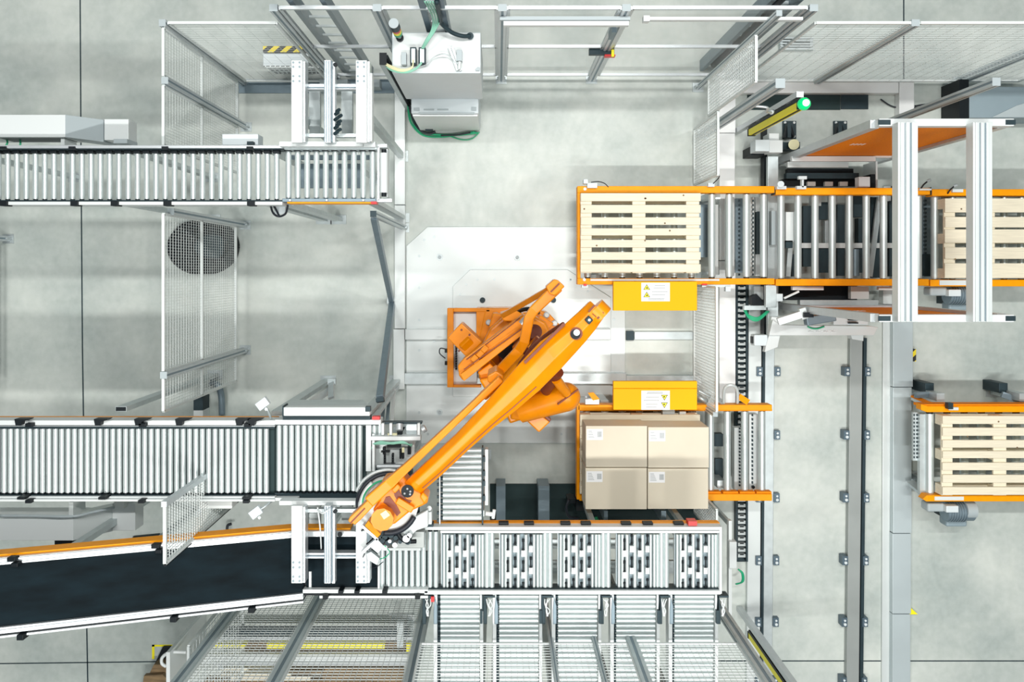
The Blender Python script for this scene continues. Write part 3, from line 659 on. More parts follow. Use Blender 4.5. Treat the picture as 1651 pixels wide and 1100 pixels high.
MB().pbox(1143, 330, 1158, 445, .32, .3).pbox(1170, 318, 1184, 445, .3, .28).pbox(1206, 318, 1216, 445, .32, .2).pbox(1218, 318, 1226, 445, .25, .2).build('inner_cover', 'white', t)
MB().pbox(1127, 330, 1141, 415, .2, .1).pbox(1186, 320, 1204, 440, .14, .06).build('inner_sheet', 'blue', t)
m_ = MB()
for i in range(18): m_.pbox(1191, 322 + i * 7, 1193.5, 325.5 + i * 7, .40, .38); m_.pbox(1213.5, 322 + i * 7, 1215.5, 325.5 + i * 7, .40, .38)
m_.pbox(1222, 341, 1225, 410, .4, .3); m_.build('slotted_rail', 'dark', t)
plegs(t, (1.05, 2.25), (.78, -.08))
m_ = MB().pbox(1128, 315, 1140, 446, .15, .1)
t = thing('photo_sensor', 'small white photo sensor with thin cable on top left corner of empty pallet conveyor', 'sensor', W(950, 300, ZP))
MB().pbox(941, 289, 948, 296, ZP + .1, ZP).pbox(947, 295, 963, 303, ZP + .06, ZP).build('housing', 'lgrey', t, .003); MB().tube([W(953, 294, ZP + .06), W(965, 293, ZP + .05), W(975, 296, ZP), W(981, 302, ZP)], .005).build('cable', 'cable', t)
t = thing('photo_sensor', 'small photo sensor below lower left corner of the empty pallet conveyor', 'sensor', W(945, 462, ZP))
MB().pbox(938, 460, 948, 464, ZP, ZP - .08).build('housing', 'lgrey', t); MB().pbox(941, 458, 946, 461, ZP + .02, ZP - .02).build('red_lens', 'red', t)
t = thing('photo_sensor', 'small photo sensor on the upper orange rail near the mesh fence', 'sensor', W(1146, 297, ZP))
MB().pbox(1142, 295, 1152, 301, ZP + .05, ZP).build('housing', 'lgrey', t); MB().tube([W(1150, 296, ZP + .05), W(1158, 288, ZP + .12), W(1160, 284, ZP + .2)], .005).build('cable', 'cable', t)
t = thing('photo_sensor', 'sensor bracket below the lower orange rail beside mesh panel', 'sensor', W(1150, 462, ZP))
MB().pbox(1132, 459, 1178, 463, ZP - .02, ZP - .06).build('bracket', 'galv', t); MB().pbox(1170, 462, 1178, 470, ZP, ZP - .06).build('housing', 'lgrey', t); MB().pbox(1132, 457.5, 1140, 460, ZP + .01, ZP - .03).build('red_lens', 'red', t)

pc2 = t = thing('pallet_conveyor', 'empty orange roller deck of the transfer car with bare rollers', 'conveyor', W(1375, 380, .05))
rail_bar(t, 1251, 1500, 303, 314); rail_bar(t, 1251, 1498, 450, 461)
proller(t, [1261, 1288.5, 1316, 1344, 1371.5, 1399, 1427, 1454.5, 1483], 315, 449)
for x in (1248.5, 1501): MB().pbox(x, 302, x + 1, 314, ZP - .01, ZP - .12).build('joint', 'dark', t)
MB().pbox(1253, 300, 1268, 305, ZP + .06, ZP).pbox(1285, 300, 1300, 305, ZP + .05, ZP).build('sensor_bracket', 'lgrey', t)
MB().cyl(W(1259, 297, ZP + .02), W(1259, 297, ZP + .1), .032, 16).build('round_reflector', 'lgrey', t)
MB().pbox(1293, 289, 1296, 302, ZP + .05, ZP).pbox(1288, 284, 1301, 289, ZP + .08, ZP + .04).build('sensor_arm', 'lgrey', t)
MB().pbox(1244, 340, 1252, 395, .45, .25).build('side_cover', 'grey', t); MB().pbox(1267, 342, 1280, 390, .5, .3).build('motor_cover', 'white', t)
MB().pbox(1267, 388, 1278, 400, .5, .3).build('connector', 'dark', t)
MB().pbox(1284, 392, 1442, 400, .34, .3).build('cross_strip', 'white', t)
m_ = MB()
for a_ in [(1295, 332, 1312, 430), (1318, 326, 1335, 354), (1320, 400, 1336, 440), (1350, 330, 1362, 445), (1376, 316, 1396, 350), (1384, 352, 1394, 440), (1404, 318, 1420, 448), (1434, 324, 1448, 446), (1277, 410, 1284, 446)]: m_.pbox(*a_, .30, .2)
m_.build('under_machinery', 'dark', t)
MB().beam(W(1418, 318, .4), W(1402, 446, .34), .05, .03).beam(W(1274, 395, .3), W(1270, 446, .3), .05, .03).build('drive_arm', 'galv', t)
MB().cyl(W(1378, 402, .4), W(1378, 445, .4), .045, 14).build('motor', 'blue', t)
MB().pbox(1310, 316, 1324, 332, .35, .25).pbox(1330, 356, 1350, 392, .25, .2).pbox(1336, 316, 1350, 328, .32, .28).build('under_sheet', 'galv', t)
# transfer car chassis
t = thing('transfer_car', 'transfer car chassis with black cross members below the bare roller deck', 'transfer car', W(1330, 380, .02))
MB().pbox(1238, 252, 1255, 548, .36, .30).build('left_beam', 'galv', t, .004)
MB().pbox(1232, 196, 1237, 560, .22, .1).build('dark_rail_guard', 'black', t)
MB().pbox(1270, 272, 1376, 279, .30, .22).pbox(1262, 289, 1400, 300, .30, .2).pbox(1260, 461, 1382, 484, .25, .15).build('cross_member', 'black', t)
MB().pbox(1268, 279, 1385, 288, .38, .3).build('mid_cover', 'dark', t)
MB().pbox(1277, 252, 1412, 260, .55, .5).build('white_edge_sheet', 'white', t); MB().pbox(1270, 261, 1368, 270, .40, .36).build('pale_sheet', 'duct', t)
MB().pbox(1412, 260, 1415, 303, .4, .1).build('side_edge', 'white', t); MB().pbox(1385, 285, 1403, 302, .6, .5).build('box', 'lgrey', t, .004); MB().pbox(1404, 281, 1411, 303, .5, .3).build('black_fins', 'black', t)
for cx_ in (1302, 1330, 1354): MB().pbox(cx_, 293, cx_ + 13, 300, .38, .34).build('white_tab', 'duct', t)
MB().pbox(1290, 484, 1416, 492, .38, .3).build('lower_beam', 'galv', t); MB().pbox(1372, 462, 1401, 482, .42, .35).pbox(1424, 462, 1438, 490, .3, .2).build('lower_box', 'duct', t)
MB().pbox(1278, 462, 1328, 468, .55, .5).pbox(1417, 462, 1442, 468, .55, .5).build('sensor_plate', 'white', t)
MB().beam(W(1264, 481, .6), W(1288, 470, .6), .02, .02).build('sensor_stalk', 'white', t); MB().pbox(1251, 474, 1262, 486, .6, .5).build('sensor', 'lgrey', t)
MB().pbox(1235, 460, 1252, 496, .62, .56).build('flap', 'galv', t, .003)
MB().pprism([(1212, 478), (1220, 474), (1232, 487), (1226, 496), (1212, 492)], .4, .3).build('black_bracket', 'black', t)
MB().pbox(1216, 462, 1231, 483, .35, .25).pbox(1200, 493, 1235, 500, .42, .36).build('chain_carrier', 'galv', t)
m_ = MB()
for i in range(5): m_.tube([W(1203 - i, 499, .35), W(1207, 508 + i * 1.2, .3), W(1222, 512 + i * 1.3, .32), W(1236 + i, 502, .4)], .007)
m_.build('green_cable_loop', 'green', t)
# arm with safety scanner bumper
MB().pprism([(1246, 516), (1258, 524), (1405, 526), (1416, 528), (1409, 541), (1240, 541)], .60, .54).build('front_bumper', 'white', t, .004)
MB().pprism([(1244, 511), (1258, 512), (1258, 541), (1254, 560), (1233, 568), (1235, 558), (1240, 541)], .56, .48).build('bumper_corner', 'white', t, .004)
MB().pbox(1216, 540, 1238, 558, .55, .42).build('laser_scanner', 'lgrey', t, .012, 3); MB().pbox(1213, 543, 1217, 554, .52, .45).build('scanner_lens', 'black', t)
MB().pprism([(1372, 541), (1392, 541), (1392, 550), (1374, 547)], .5, .4).build('lower_tab', 'white', t)
MB().beam(W(1254, 519, .9), W(1298, 505, .95), .07, .06).beam(W(1290, 507, .95), W(1300, 504, .95), .11, .05).build('grey_arm', 'duct', t, .004)
MB().beam(W(1298, 518, .72), W(1345, 510, .72), .09, .1).build('motor_body', 'blue', t, .01); MB().pbox(1297, 504, 1312, 512, 1.02, .98).pbox(1368, 515, 1384, 517, .7, .68).pbox(1368, 520, 1384, 522, .7, .68).build('black_slots', 'black', t)
MB().pbox(1344, 508, 1400, 524, .66, .6).build('fixing_block', 'lgrey', t, .006)
cv = MB().tube([W(1302, 526.5, .612), W(1309, 529.5, .612), W(1318, 530, .612), W(1329, 526.5, .612)], .008, 6); cv.build('green_swoosh', 'green', t)
lt = MB()
for i in range(11): 
    x = 1304 + i * 4.1; lt.pbox(x, 532.5 - (1.2 if i in (0, 4, 10) else 0), x + 1.1, 536, .606, .6); lt.pbox(x + 1.9, 532.5, x + 3, 536, .606, .6); lt.pbox(x, 533.6 + (i % 3), x + 3, 534.4 + (i % 3) * .6, .606, .6)
lt.build('white_lettering', 'paper', t)
for (x0, x1) in [(1262, 1284), (1344, 1366)]:
    t = thing('floor_bracket', 'black floor bracket ' + ('behind the beige cap north of the transfer car' if x0 < 1300 else 'half under the orange panel north of transfer car'), 'bracket', W(x0 + 11, 210, 0))
    MB().pbox(x0, 195, x1, 224, .02, .001).pbox(x0 + 8, 197, x0 + 14, 222, .14, .02).build('plate', 'dark', t, .003)
    MB().slab([W(x0 + 9, 198, .12), W(x0 + 13, 198, .12), W(x0 + 20, 220, .1), W(x0 + 17, 222, .1)], (0, 0, -.05)).slab([W(x0 + 8, 198, .12), W(x0 + 11, 198, .12), W(x0 + 6, 222, .1), W(x0 + 2, 221, .1)], (0, 0, -.05)).build('gusset', 'black', t)
    for a_, b2 in [(3.5, 3), (18, 3), (4, 24), (18, 25)]: p = W(x0 + a_, 195 + b2, .02); MB().cyl(p, p + Vector((0, 0, .012)), .013, 10).build('bolt', 'white', t)
t = thing('junction_box', 'pale grey junction box group left above the transfer car', 'junction box', W(1230, 235, 0))
MB().pbox(1218, 225, 1241, 244, .48, .3).build('box', 'lgrey', t, .006); MB().pbox(1240, 215, 1256, 228, .4, .2).pbox(1240, 226, 1262, 246, .46, .3).build('cover', 'white', t, .004); MB().pbox(1211, 236, 1236, 250, .3, .001).build('stand', 'black', t)
MB().cyl(W(1280, 233, .2), W(1280, 233, .36), .055, 20).build('beige_cap', 'ivory', t)
MB().pbox(1262, 229, 1290, 240, .2, .001).build('foot', 'dark', t)
t = thing('floor_cover', 'dark flat strip of floor cover north of the transfer car', 'cover', W(1320, 165, 0))
MB().pbox(1205, 152, 1355, 177, .012, .001).build('strip', 'teal_dark', t); MB().pbox(1356, 152, 1400, 176, .012, .001).build('dark_strip', 'dark', t)

pc3 = t = thing('pallet_conveyor', 'orange pallet conveyor carrying the pallet at upper right beyond the white frame', 'conveyor', W(1600, 380, 0))
rail_bar(t, 1503, 1720, 305, 316); rail_bar(t, 1500, 1720, 451, 462)
proller(t, [1510, 1538, 1566, 1594, 1622, 1650, 1678], 317, 450)
MB().pbox(1483, 304, 1502, 307, ZP + .03, ZP).pbox(1536, 305, 1553, 310, ZP + .03, ZP).pbox(1515, 452, 1560, 460, ZP + .01, ZP).build('white_tag', 'white', t)
m_ = MB().pbox(1490, 318, 1502, 446, .3, .25); m_.build('inner_sheet', 'blue', t)
m_ = MB()
for i in range(14): m_.pbox(1492, 322 + i * 6.5, 1494, 325 + i * 6.5, .34, .3)
m_.pbox(1488, 410, 1500, 445, .34, .3); m_.build('slotted_rail', 'dark', t)
plegs(t, (4.6, 5.4), (.78, -.08))
for x, y, lb in [(1495, 292, 'left of the two small probe switches above the upper right conveyor rail'), (1538, 300, 'right hand probe switch touching the upper right conveyor rail')]:
    t = thing('probe_switch', lb, 'sensor', W(x, y, ZP)); MB().tube([W(x - 10, y + 12, ZP), W(x - 6, y + 6, ZP + .05), W(x, y + 1, ZP + .1)], .008).build('wire', 'cable', t); MB().cyl(W(x, y, ZP + .1), W(x + 6, y - 2, ZP + .12), .014, 10).build('tip', 'grey', t)

pc4 = t = thing('pallet_conveyor', 'short orange pallet conveyor carrying the four cardboard boxes', 'conveyor', W(1090, 740, 0))
rail_bar(t, 932, 1245, 653, 662); rail_bar(t, 934, 1245, 797, 808)
rail_bar(t, 930, 935, 650, 806, name='end_rail')
MB().pbox(932, 660, 1245, 663, ZP - .03, ZP - .14).build('orange_flange', 'orange', t)
for x in (1150, 1178, 1205, 1232): MB().pbox(x - 12, 793, x + 12, 797, ZP - .02, ZP - .1).build('bearing_plate', 'perf', t)
proller(t, [946, 976, 1004, 1032, 1060, 1088, 1116, 1147, 1174, 1202, 1230], 664, 795)
MB().pbox(1140, 665, 1146, 796, .4, .3).pbox(1184, 690, 1196, 790, .4, .3).pbox(1208, 668, 1222, 795, .45, .35).build('inner_cover', 'white', t)
m_ = MB()
for i in range(18): m_.pbox(1212.5, 668 + i * 6.8, 1214.5, 671.5 + i * 6.8, .47, .45); m_.pbox(1192, 690 + i * 5.4, 1194, 692.5 + i * 5.4, .42, .4)
m_.pbox(1152, 700, 1166, 720, .3, .2); m_.pbox(1153, 740, 1166, 780, .25, .2); m_.build('slotted_rail', 'dark', t)
p = W(1214, 785, .47); MB().cyl(p, p + Vector((0, 0, .02)), .016, 12).build('knob', 'black', t)
plegs(t, (1.1, 2.3), (-1.38, -2.2))
MB().pbox(945, 663, 1122, 671, .45, .35).build('dark_beam', 'black', t); MB().pbox(1096, 664, 1106, 671, .7, .6).build('white_block', 'white', t)
MB().pbox(929, 805, 941, 824, .5, .3).pbox(915, 805, 928, 812, .5, .3).build('corner_gear', 'black', t)
MB().tube([W(917, 806, .5), W(913, 820, .5), W(918, 834, .45), W(932, 836, .4)], .015).build('hose', 'cable', t)
t = thing('photo_sensor', 'orange and chrome sensor bracket at the corner of the box pallet conveyor', 'sensor', W(957, 640, ZP))
MB().pprism([(948, 634), (957, 633), (967, 644), (956, 646)], ZP + .1, ZP + .07).build('orange_plate', 'orange', t); MB().pbox(944, 644, 966, 652, ZP + .08, ZP).cyl(W(947, 645, ZP), W(945, 640, ZP + .12), .012, 8).build('bracket', 'alu', t)
t = thing('cable_arch', 'grey cable arch with orange lever above the box pallet conveyor', 'bracket', W(1178, 635, .2))
MB().tube([W(1167, 650, ZP), W(1168, 628, ZP + .1), W(1178, 621, ZP + .15), W(1188, 628, ZP + .1), W(1189, 650, ZP)], .016).build('arch', 'duct', t)
MB().beam(W(1191, 639, ZP + .02), W(1206, 649, ZP), .06, .02).build('orange_lever', 'orange', t); MB().tube([W(1126, 630, ZP + .1), W(1145, 640, ZP + .1), W(1165, 651, ZP)], .012).tube([W(1126, 640, ZP), W(1140, 648, ZP)], .02).build('linkage', 'galv', t)
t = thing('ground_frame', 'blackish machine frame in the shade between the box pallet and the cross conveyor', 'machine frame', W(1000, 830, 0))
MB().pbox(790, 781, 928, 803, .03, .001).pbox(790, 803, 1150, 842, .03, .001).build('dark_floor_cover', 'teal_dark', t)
MB().pbox(800, 784, 815, 842, .35, .03).pbox(868, 784, 886, 842, .35, .03).pbox(974, 824, 980, 842, .5, .03).pbox(1066, 824, 1074, 842, .5, .03).build('upright', 'blue', t)
MB().tube([W(960, 834, .5), W(963, 841, .5), W(966, 848, .45)], .02).build('green_hose', 'green', t)

pc5 = t = thing('pallet_conveyor', 'orange pallet conveyor at the lower right carrying a slatted pallet', 'conveyor', W(1600, 730, 0))
rail_bar(t, 1494, 1720, 655, 665); rail_bar(t, 1494, 1720, 799, 809)
MB().pbox(1484, 652, 1720, 656, ZP - .02, ZP - .16).build('rail_flange', 'perf', t)
m_ = MB().pprism([(1485, 652), (1495, 655), (1495, 665), (1485, 661)], ZP, ZP - .1); m_.pprism([(1494, 799), (1494, 809), (1488, 805)], ZP, ZP - .1); m_.build('rail_nose', 'orange', t)
proller(t, [1502, 1530, 1558, 1586, 1614, 1642, 1670], 668, 797, r=.042)
MB().pbox(1507, 801, 1554, 807, ZP + .006, ZP).build('white_tag', 'white', t)
MB().pbox(1472, 665, 1481, 743, .5, .47).pbox(1483, 668, 1492, 798, .55, .5).build('end_cover', 'galv', t)
m_ = MB()
for i in range(12): m_.pbox(1473.5, 668 + i * 6.2, 1475, 671 + i * 6.2, .51, .5); m_.pbox(1478, 668 + i * 6.2, 1479.5, 671 + i * 6.2, .51, .5)
m_.build('slotted_rail', 'dark', t)
for y in (-1.3, -2.25):
    for x in (4.55, 5.4): MB().box(x - .04, x + .04, y - .04, y + .04, .012, .52).box(x - .08, x + .08, y - .07, y + .07, .001, .012).build('leg', 'galv', t)
MB().beam(W(1474, 642, .2), W(1500, 655, .5), .07, .04).beam(W(1468, 778, .2), W(1495, 800, .5), .07, .04).build('brace', 'galv', t); MB().beam(W(1472, 639, .25), W(1500, 651, .55), .05, .02).build('orange_brace', 'perf', t)
for (x, lb) in [(1492, 'at the left end of the lower right pallet conveyor'), (1611, 'near the right frame edge on the lower right pallet conveyor')]:
    t = thing('pallet_stop', 'grey stop arm ' + lb, 'bracket', W(x + 8, 640, 0))
    MB().pbox(x, 618, x + 14, 634, .3, .001).build('dark_block', 'dark', t, .004); MB().beam(W(x + 4, 636, .35), W(x + 42 if x > 1600 else x - 16, 650 if x > 1600 else 637, .4), .06, .04).build('slotted_arm', 'blue', t)
t = thing('photo_sensor', 'white oval sensor on the upper rail of the lower right pallet conveyor', 'sensor', W(1536, 657, ZP))
MB().pbox(1530, 657, 1546, 662, ZP + .02, ZP).build('plate', 'white', t, .006); MB().pbox(1529, 650, 1537, 660, ZP + .08, ZP + .02).build('housing', 'dark', t)
# gear motors
def gearmotor(x, y, lb, z=.55):
    t = thing('gear_motor', lb, 'motor', W(x + 20, y + 15, 0))
    MB().pbox(x - 24, y, x + 4, y + 14, z, z - .15).build('gearbox', 'grey', t, .02, 3)
    m_ = MB().cyl(W(x + 2, y + 12, z - .1), W(x + 46, y + 12, z - .1), .10, 24)
    for i in range(7): m_.cyl(W(x + 6 + i * 4, y + 12, z - .1), W(x + 7.5 + i * 4, y + 12, z - .1), .11, 24)
    m_.build('motor_body', 'blue', t)
    MB().cyl(W(x + 34, y + 10, z - .06), W(x + 50, y + 10, z - .06), .085, 20).build('fan_cover', 'grey', t)
    MB().pbox(x + 6, y + 4, x + 26, y + 15, z + .06, z - .02).build('terminal_box', 'lgrey', t, .008)
    MB().pbox(x + 6, y + 25, x + 40, y + 38, z - .15, z - .3).build('mounting_foot', 'greyblue', t, .02, 3)
    MB().pbox(x + 10, y + 16, x + 24, y + 28, z - .25, .002).build('stand', 'dark', t)
gearmotor(1520, 812, 'blue-grey gear motor below the lower right pallet conveyor')
gearmotor(1524, 463, 'blue-grey gear motor below the upper right pallet conveyor')

# ------------------------------------------------------------------ pallets
def pallet(lb, x0, y1, z, rows, grp=None, stringers=(0, .52, 1.06), sw=.11):
    """rows: list of (offset from north edge, width) of top boards"""
    t = thing('pallet', lb, 'pallet', (x0 + .6, y1 - .4, z))
    for s_ in stringers: MB().box(x0 + s_, x0 + s_ + sw + (.02 if s_ else 0), y1 - .8, y1, z + .100, z + .122).build('stringer_board', 'wood', t)
    for (o_, w_) in rows: MB().box(x0 + random.uniform(-.003, .003), x0 + 1.2, y1 - o_ - w_, y1 - o_, z + .122, z + .144).build('deck_board', 'wood', t, .002)
    for o_ in (0, .35, .70):
        MB().box(x0, x0 + 1.2, y1 - o_ - .1, y1 - o_, z, z + .022).build('bottom_board', 'wood', t)
        for s_ in stringers: MB().box(x0 + s_, x0 + s_ + sw, y1 - o_ - .1, y1 - o_, z + .022, z + .1).build('block', 'wood', t)
    return t
kk = (H - .745) / F
rows7 = [(0, .08), (.118, .08), (.242, .075), (.352, .07), (.468, .075), (.59, .078), (.712, .078)]
p1 = pallet('empty pale wooden pallet in the orange conveyor left of the bare rollers', (936.5 - CX) * kk, (437 - 311.5) * kk, .60, rows7)
# knots
p2 = pallet('five-board wooden pallet partly behind the white gantry frame at upper right', (1524 - CX) * kk, (437 - 320) * kk, .60, [(0, .14), (.185, .105), (.31, .135), (.49, .115), (.65, .145)], stringers=(0, .38, 1.06))
p3 = pallet('slatted wooden pallet on the lower right pallet conveyor', (1520 - CX) * kk, (437 - 671) * kk, .60, rows7)
p4 = pallet('wooden pallet under the four cardboard boxes', (935.5 - CX) * kk, (437 - 669) * kk, .60, rows7)
for t, ks in [(p1, [(1102, 315), (1040, 320), (942, 337), (1072, 360), (962, 396), (1041, 320), (1080, 372), (1040, 388)]), (p2, [(1564, 352), (1550, 337), (1540, 418), (1572, 430)]), (p3, [(1560, 704), (1640, 722), (1610, 680)])]:
    m_ = MB()
    for x, y in ks: p = W(x, y, .745); m_.cyl(p, p + Vector((0, 0, .001)), .009, 10)
    m_.build('knots', 'woodd', t)

# cardboard boxes
ZB = 1.10
for (x0, y0, x1, y1, lb) in [(944.5, 687, 1043.5, 753.5, 'upper left cardboard box of the four on the pallet'), (1045, 689, 1143, 754.5, 'upper right cardboard box of the four, nearest the bare rollers and yellow guard'),
                              (944, 755, 1043, 821.5, 'lower left cardboard box of the four, nearest the orange corner'), (1044.5, 756, 1142, 821, 'lower right cardboard box of the four, by the lower orange rail')]:
    t = thing('cardboard_box', lb, 'box', W((x0 + x1) / 2, (y0 + y1) / 2, .745))
    MB().pbox(x0, y0, x1, y1, ZB, .747).build('carton', 'card', t, .004)
    a_ = W(x0 + 3, y0 + 5, ZB); MB().pbox(x0 + 1.5, y0 + 5, x0 + 27.5, y0 + 22.5, ZB + .0015, ZB).build('shipping_label', 'paper', t)
    m_ = MB()
    for i in range(9): xx = x0 + 19 + i * .8; m_.pbox(xx, y0 + 9, xx + .4 + .25 * (i % 3 == 0), y0 + 18, ZB + .002, ZB + .0015)
    for i in range(5): m_.pbox(x0 + 4, y0 + 8 + i * 2.6, x0 + 10 + (i * 37 % 6), y0 + 8.7 + i * 2.6, ZB + .002, ZB + .0015)
    m_.build('label_print', 'ink', t)

# yellow guard boxes with warning stickers
def guard(lb, x0, y0, x1, y1, sx0, sy0, sx1, sy1, flip):
    z = .78
    t = thing('yellow_guard', lb, 'guard box', W((x0 + x1) / 2, (y0 + y1) / 2, .18))
    MB().pbox(x0, y0, x1, y1, z, z - .07).build('hood', 'yellow', t, .004)
    if flip: MB().pbox(x0, y0 - 12, x1, y0 + 2, z - .02, z - .08).build('fold', 'yellow', t, .003)
    c_ = W((x0 + x1) / 2, (y0 + y1) / 2, .0)
    MB().box(c_.x - .06, c_.x + .06, c_.y - .05, c_.y + .05, .001, z - .07).build('foot', 'grey', t)
    MB().pbox(sx0, sy0, sx1, sy1, z + .0015, z).build('sticker', 'paper', t)
    def S_(u, v):
        if flip: u, v = 1 - u, 1 - v
        return (sx0 + u * (sx1 - sx0), sy0 + v * (sy1 - sy0))
    tr = MB(); tk = MB(); ln = MB()
    for v0 in (.08, .48):
        P_ = [S_(.19, v0), S_(.31, v0 + .3), S_(.07, v0 + .3)]; tk.prism([tuple(W(a_, b_, z + .002)[:2]) for a_, b_ in P_], z + .0015, z + .002)
        P_ = [S_(.19, v0 + .05), S_(.28, v0 + .275), S_(.10, v0 + .275)]; tr.prism([tuple(W(a_, b_, z + .0025)[:2]) for a_, b_ in P_], z + .002, z + .0025)
        q = W(*S_(.20, v0 + .2), z + .0025); tk.cyl(q, q + Vector((0, 0, .001)), .008, 8)
    for i, (u0, u1, v) in enumerate([(.47, .84, .15), (.44, .84, .29), (.38, .92, .49), (.38, .84, .65), (.25, .82, .85), (.25, .8, .91)]):
        n_ = 9 + i
        for j in range(n_):
            ua = u0 + (u1 - u0) * j / n_; a_ = S_(ua, v - .02); b_ = S_(ua + (u1 - u0) / n_ * .72, v + .02); ln.pbox(a_[0], a_[1], b_[0], b_[1], z + .002, z + .0015)
    tk.build('warning_border', 'black', t); tr.build('warning_triangle', 'lemon', t); ln.build('sticker_print', 'ink', t)
guard('yellow guard box with upright warning sticker below the empty pallet', 989, 454, 1124, 501, 1034, 456, 1080, 486, False)
guard('yellow guard box with upside-down warning sticker above the cardboard boxes', 989, 627, 1124, 661, 1034, 630, 1080, 661, True)

# ------------------------------------------------------------------ white safety tunnel frame at the right
t = thing('safety_tunnel', 'tall white portal frame with orange side panels over the right hand pallet line', 'portal frame', (3.55, .4, 0))
ZF = 2.40
YN = 1.19; YS = -.38; X0 = 3.05; X1 = 4.08
for y, nm_ in ((YN, 0), (YS, 0)):
    o = MB().box(X0, X1 + .05, y - .03, y + .03, ZF - .08, ZF).build('top_rail', 'white', t, .004)
    for x in (X0 + .03, X1): MB().box(x - .04 + (.02 if x > 3.5 else 0), x + .06, y - .02, y + .02, ZF, ZF + .003).build('rail_cap', 'dark', o)
for x, y in [(X0, YN), (X0, YS), (X1, YN), (X1, YS)]: MB().box(x - .035, x + .035, y - .035, y + .035, 0.001, ZF - .08).build('post', 'alu', t, .003)
for xa, xb in ((1448, 1480), (1569, 1600)):
    m_ = MB().pbox(xa, 197, xb, 519, ZF + .10, ZF + .0)
    w_ = xb - xa
    for f_ in (.22, .5, .78): m_.pbox(xa + w_ * f_ - 2.4, 197, xa + w_ * f_ + 2.4, 519, ZF + .112, ZF + .1)
    o = m_.build('cross_beam', 'duct', t, .002); MB().pbox(xa + w_ * .60, 198, xa + w_ * .68, 518, ZF + .102, ZF + .1).pbox(xa + w_ * .33, 198, xa + w_ * .37, 518, ZF + .102, ZF + .1).build('groove', 'blue', o)
for y in (YN, YS):
    s_ = -.015 if y > 0 else .015
    MB().box(X0 + .04, X1 - .04, y - .006, y + .006, .52, 2.26).build('orange_side_panel', 'perf', t)
    MB().box(X0, X1, y - .025, y + .025, .46, .52).box(X0, X1, y - .02, y + .02, 2.26, 2.3).build('panel_rail', 'white' if y > 0 else 'alu', t)
    m_ = MB()
    for i in range(4): m_.box(X0 + .25 + i * .035, X0 + .268 + i * .035, y - .008 if y > 0 else y + .006, y - .006 if y > 0 else y + .008, 1.25, 1.33)
    m_.build('white_mark', 'paper', t)
# dark cabinet & posts at top right
t = thing('control_cabinet', 'dull grey-blue cabinet at the right edge of the upper mesh fence', 'cabinet', W(1640, 170, 0))
MB().pbox(1563, 140, 1760, 190, .35, .001).build('body', 'greyblue', t, .004); MB().pbox(1547, 128, 1562, 191, .36, .001).build('dark_side', 'black', t); MB().pprism([(1640, 170), (1760, 135), (1760, 189), (1600, 189)], .36, .35).build('pale_panel', 'ductb', t)
post('fence_post', 'dark aluminium post with square end cap left of the right edge cabinet', (1606 - CX) * 6.7 / F, (437 - 132) * 6.7 / F, .45, 2.3, .06, .06, 'blue', foot=False)
bpy.context.view_layer.update()
MB().box(4.02, 4.07, 1.50, 1.56, .001, .45).build('post_stub', 'blue', [o for o in bpy.data.objects if 'square end cap left of the right edge' in str(o.get('label'))][0])
post('fence_post', 'blue-grey post at the right frame edge over the grey cabinet', 5.02, 2.07, 0, 2.4, .07, .07, 'blue')
t = thing('cable_bundle', 'thin dark cables curling on the floor beside the right edge cabinet', 'cable', W(1530, 170, 0))
MB().tube([W(1475, 171, .01), W(1500, 168, .01), W(1525, 172, .01), W(1532, 150, .01), W(1545, 138, .01)], .008).tube([W(1420, 160, .02), W(1440, 172, .02), W(1470, 174, .02), W(1500, 171, .01)], .008).build('cables', 'cable', t)
t = thing('floor_grille', 'small slatted floor grille behind the corner guard post', 'grille', W(1285, 68, 0))
m_ = MB()
for i in range(5): m_.pbox(1258 + (i % 2), 60 + i * 4.4, 1312 - (i % 2), 62.4 + i * 4.4, .08, .02)
m_.pbox(1258, 60, 1262, 80, .06, .001).pbox(1306, 60, 1310, 80, .06, .001); m_.build('slats', 'galv', t)
# posts and machinery bars top right of glass fence
t = thing('cable_ladder', 'dark cable riser with a thick black cable behind the corner guard post', 'cable tray', (2.35, 2.35, 0))
MB().box(2.20, 2.24, 2.18, 2.30, .001, 3.2).box(2.42, 2.46, 2.18, 2.30, .001, 3.2).build('side_rail', 'blue', t); m_ = MB()
for i in range(10): m_.box(2.24, 2.42, 2.22, 2.25, .3 + i * .3, .33 + i * .3)
m_.build('rung', 'galv', t); MB().tube([(2.30, 2.22, 3.1), (2.31, 2.22, 2.2), (2.33, 2.22, 1.2), (2.3, 2.2, .2)], .035).build('riser_cable', 'cable', t)

# light curtains
def curtain(lb, x, y, z0, z1, ly, lamp):
    t = thing('light_curtain', lb, 'light curtain', (x, y, z0))
    MB().box(x - .035, x + .035, y - .03, y + .03, z0, z1).build('yellow_bar', 'lemon', t, .004)
    MB().box(x - .036, x + .036, y + ly * .032, y + ly * .06, z0, z1).build('black_window', 'black', t)
    MB().box(x - .012, x + .012, y - ly * .030, y - ly * .033, z0 + .03, z1 - .03).build('optic_strip', 'black', t)
    MB().box(x - .038, x + .038, y - .035, y + .035, z0 - .03, z0).box(x - .038, x + .038, y - .035, y + .035, z1, z1 + .02).build('end_cap', 'black', t)
    MB().box(x - .03, x + .03, y + ly * .075, y + ly * .125, .001, z1 - .02).box(x - .02, x + .02, y + ly * .055, y + ly * .08, z0 + .2, z0 + .3).box(x - .02, x + .02, y + ly * .055, y + ly * .08, z1 - .3, z1 - .2).build('carrier_post', 'alu', t)
    if lamp:
        o = MB().ball((x, y, z1 + .07), .055, 10).build('green_lamp', 'lamp', t); MB().ball((x, y, z1 + .115), .030, 8).build('lamp_core', 'lampw', o)
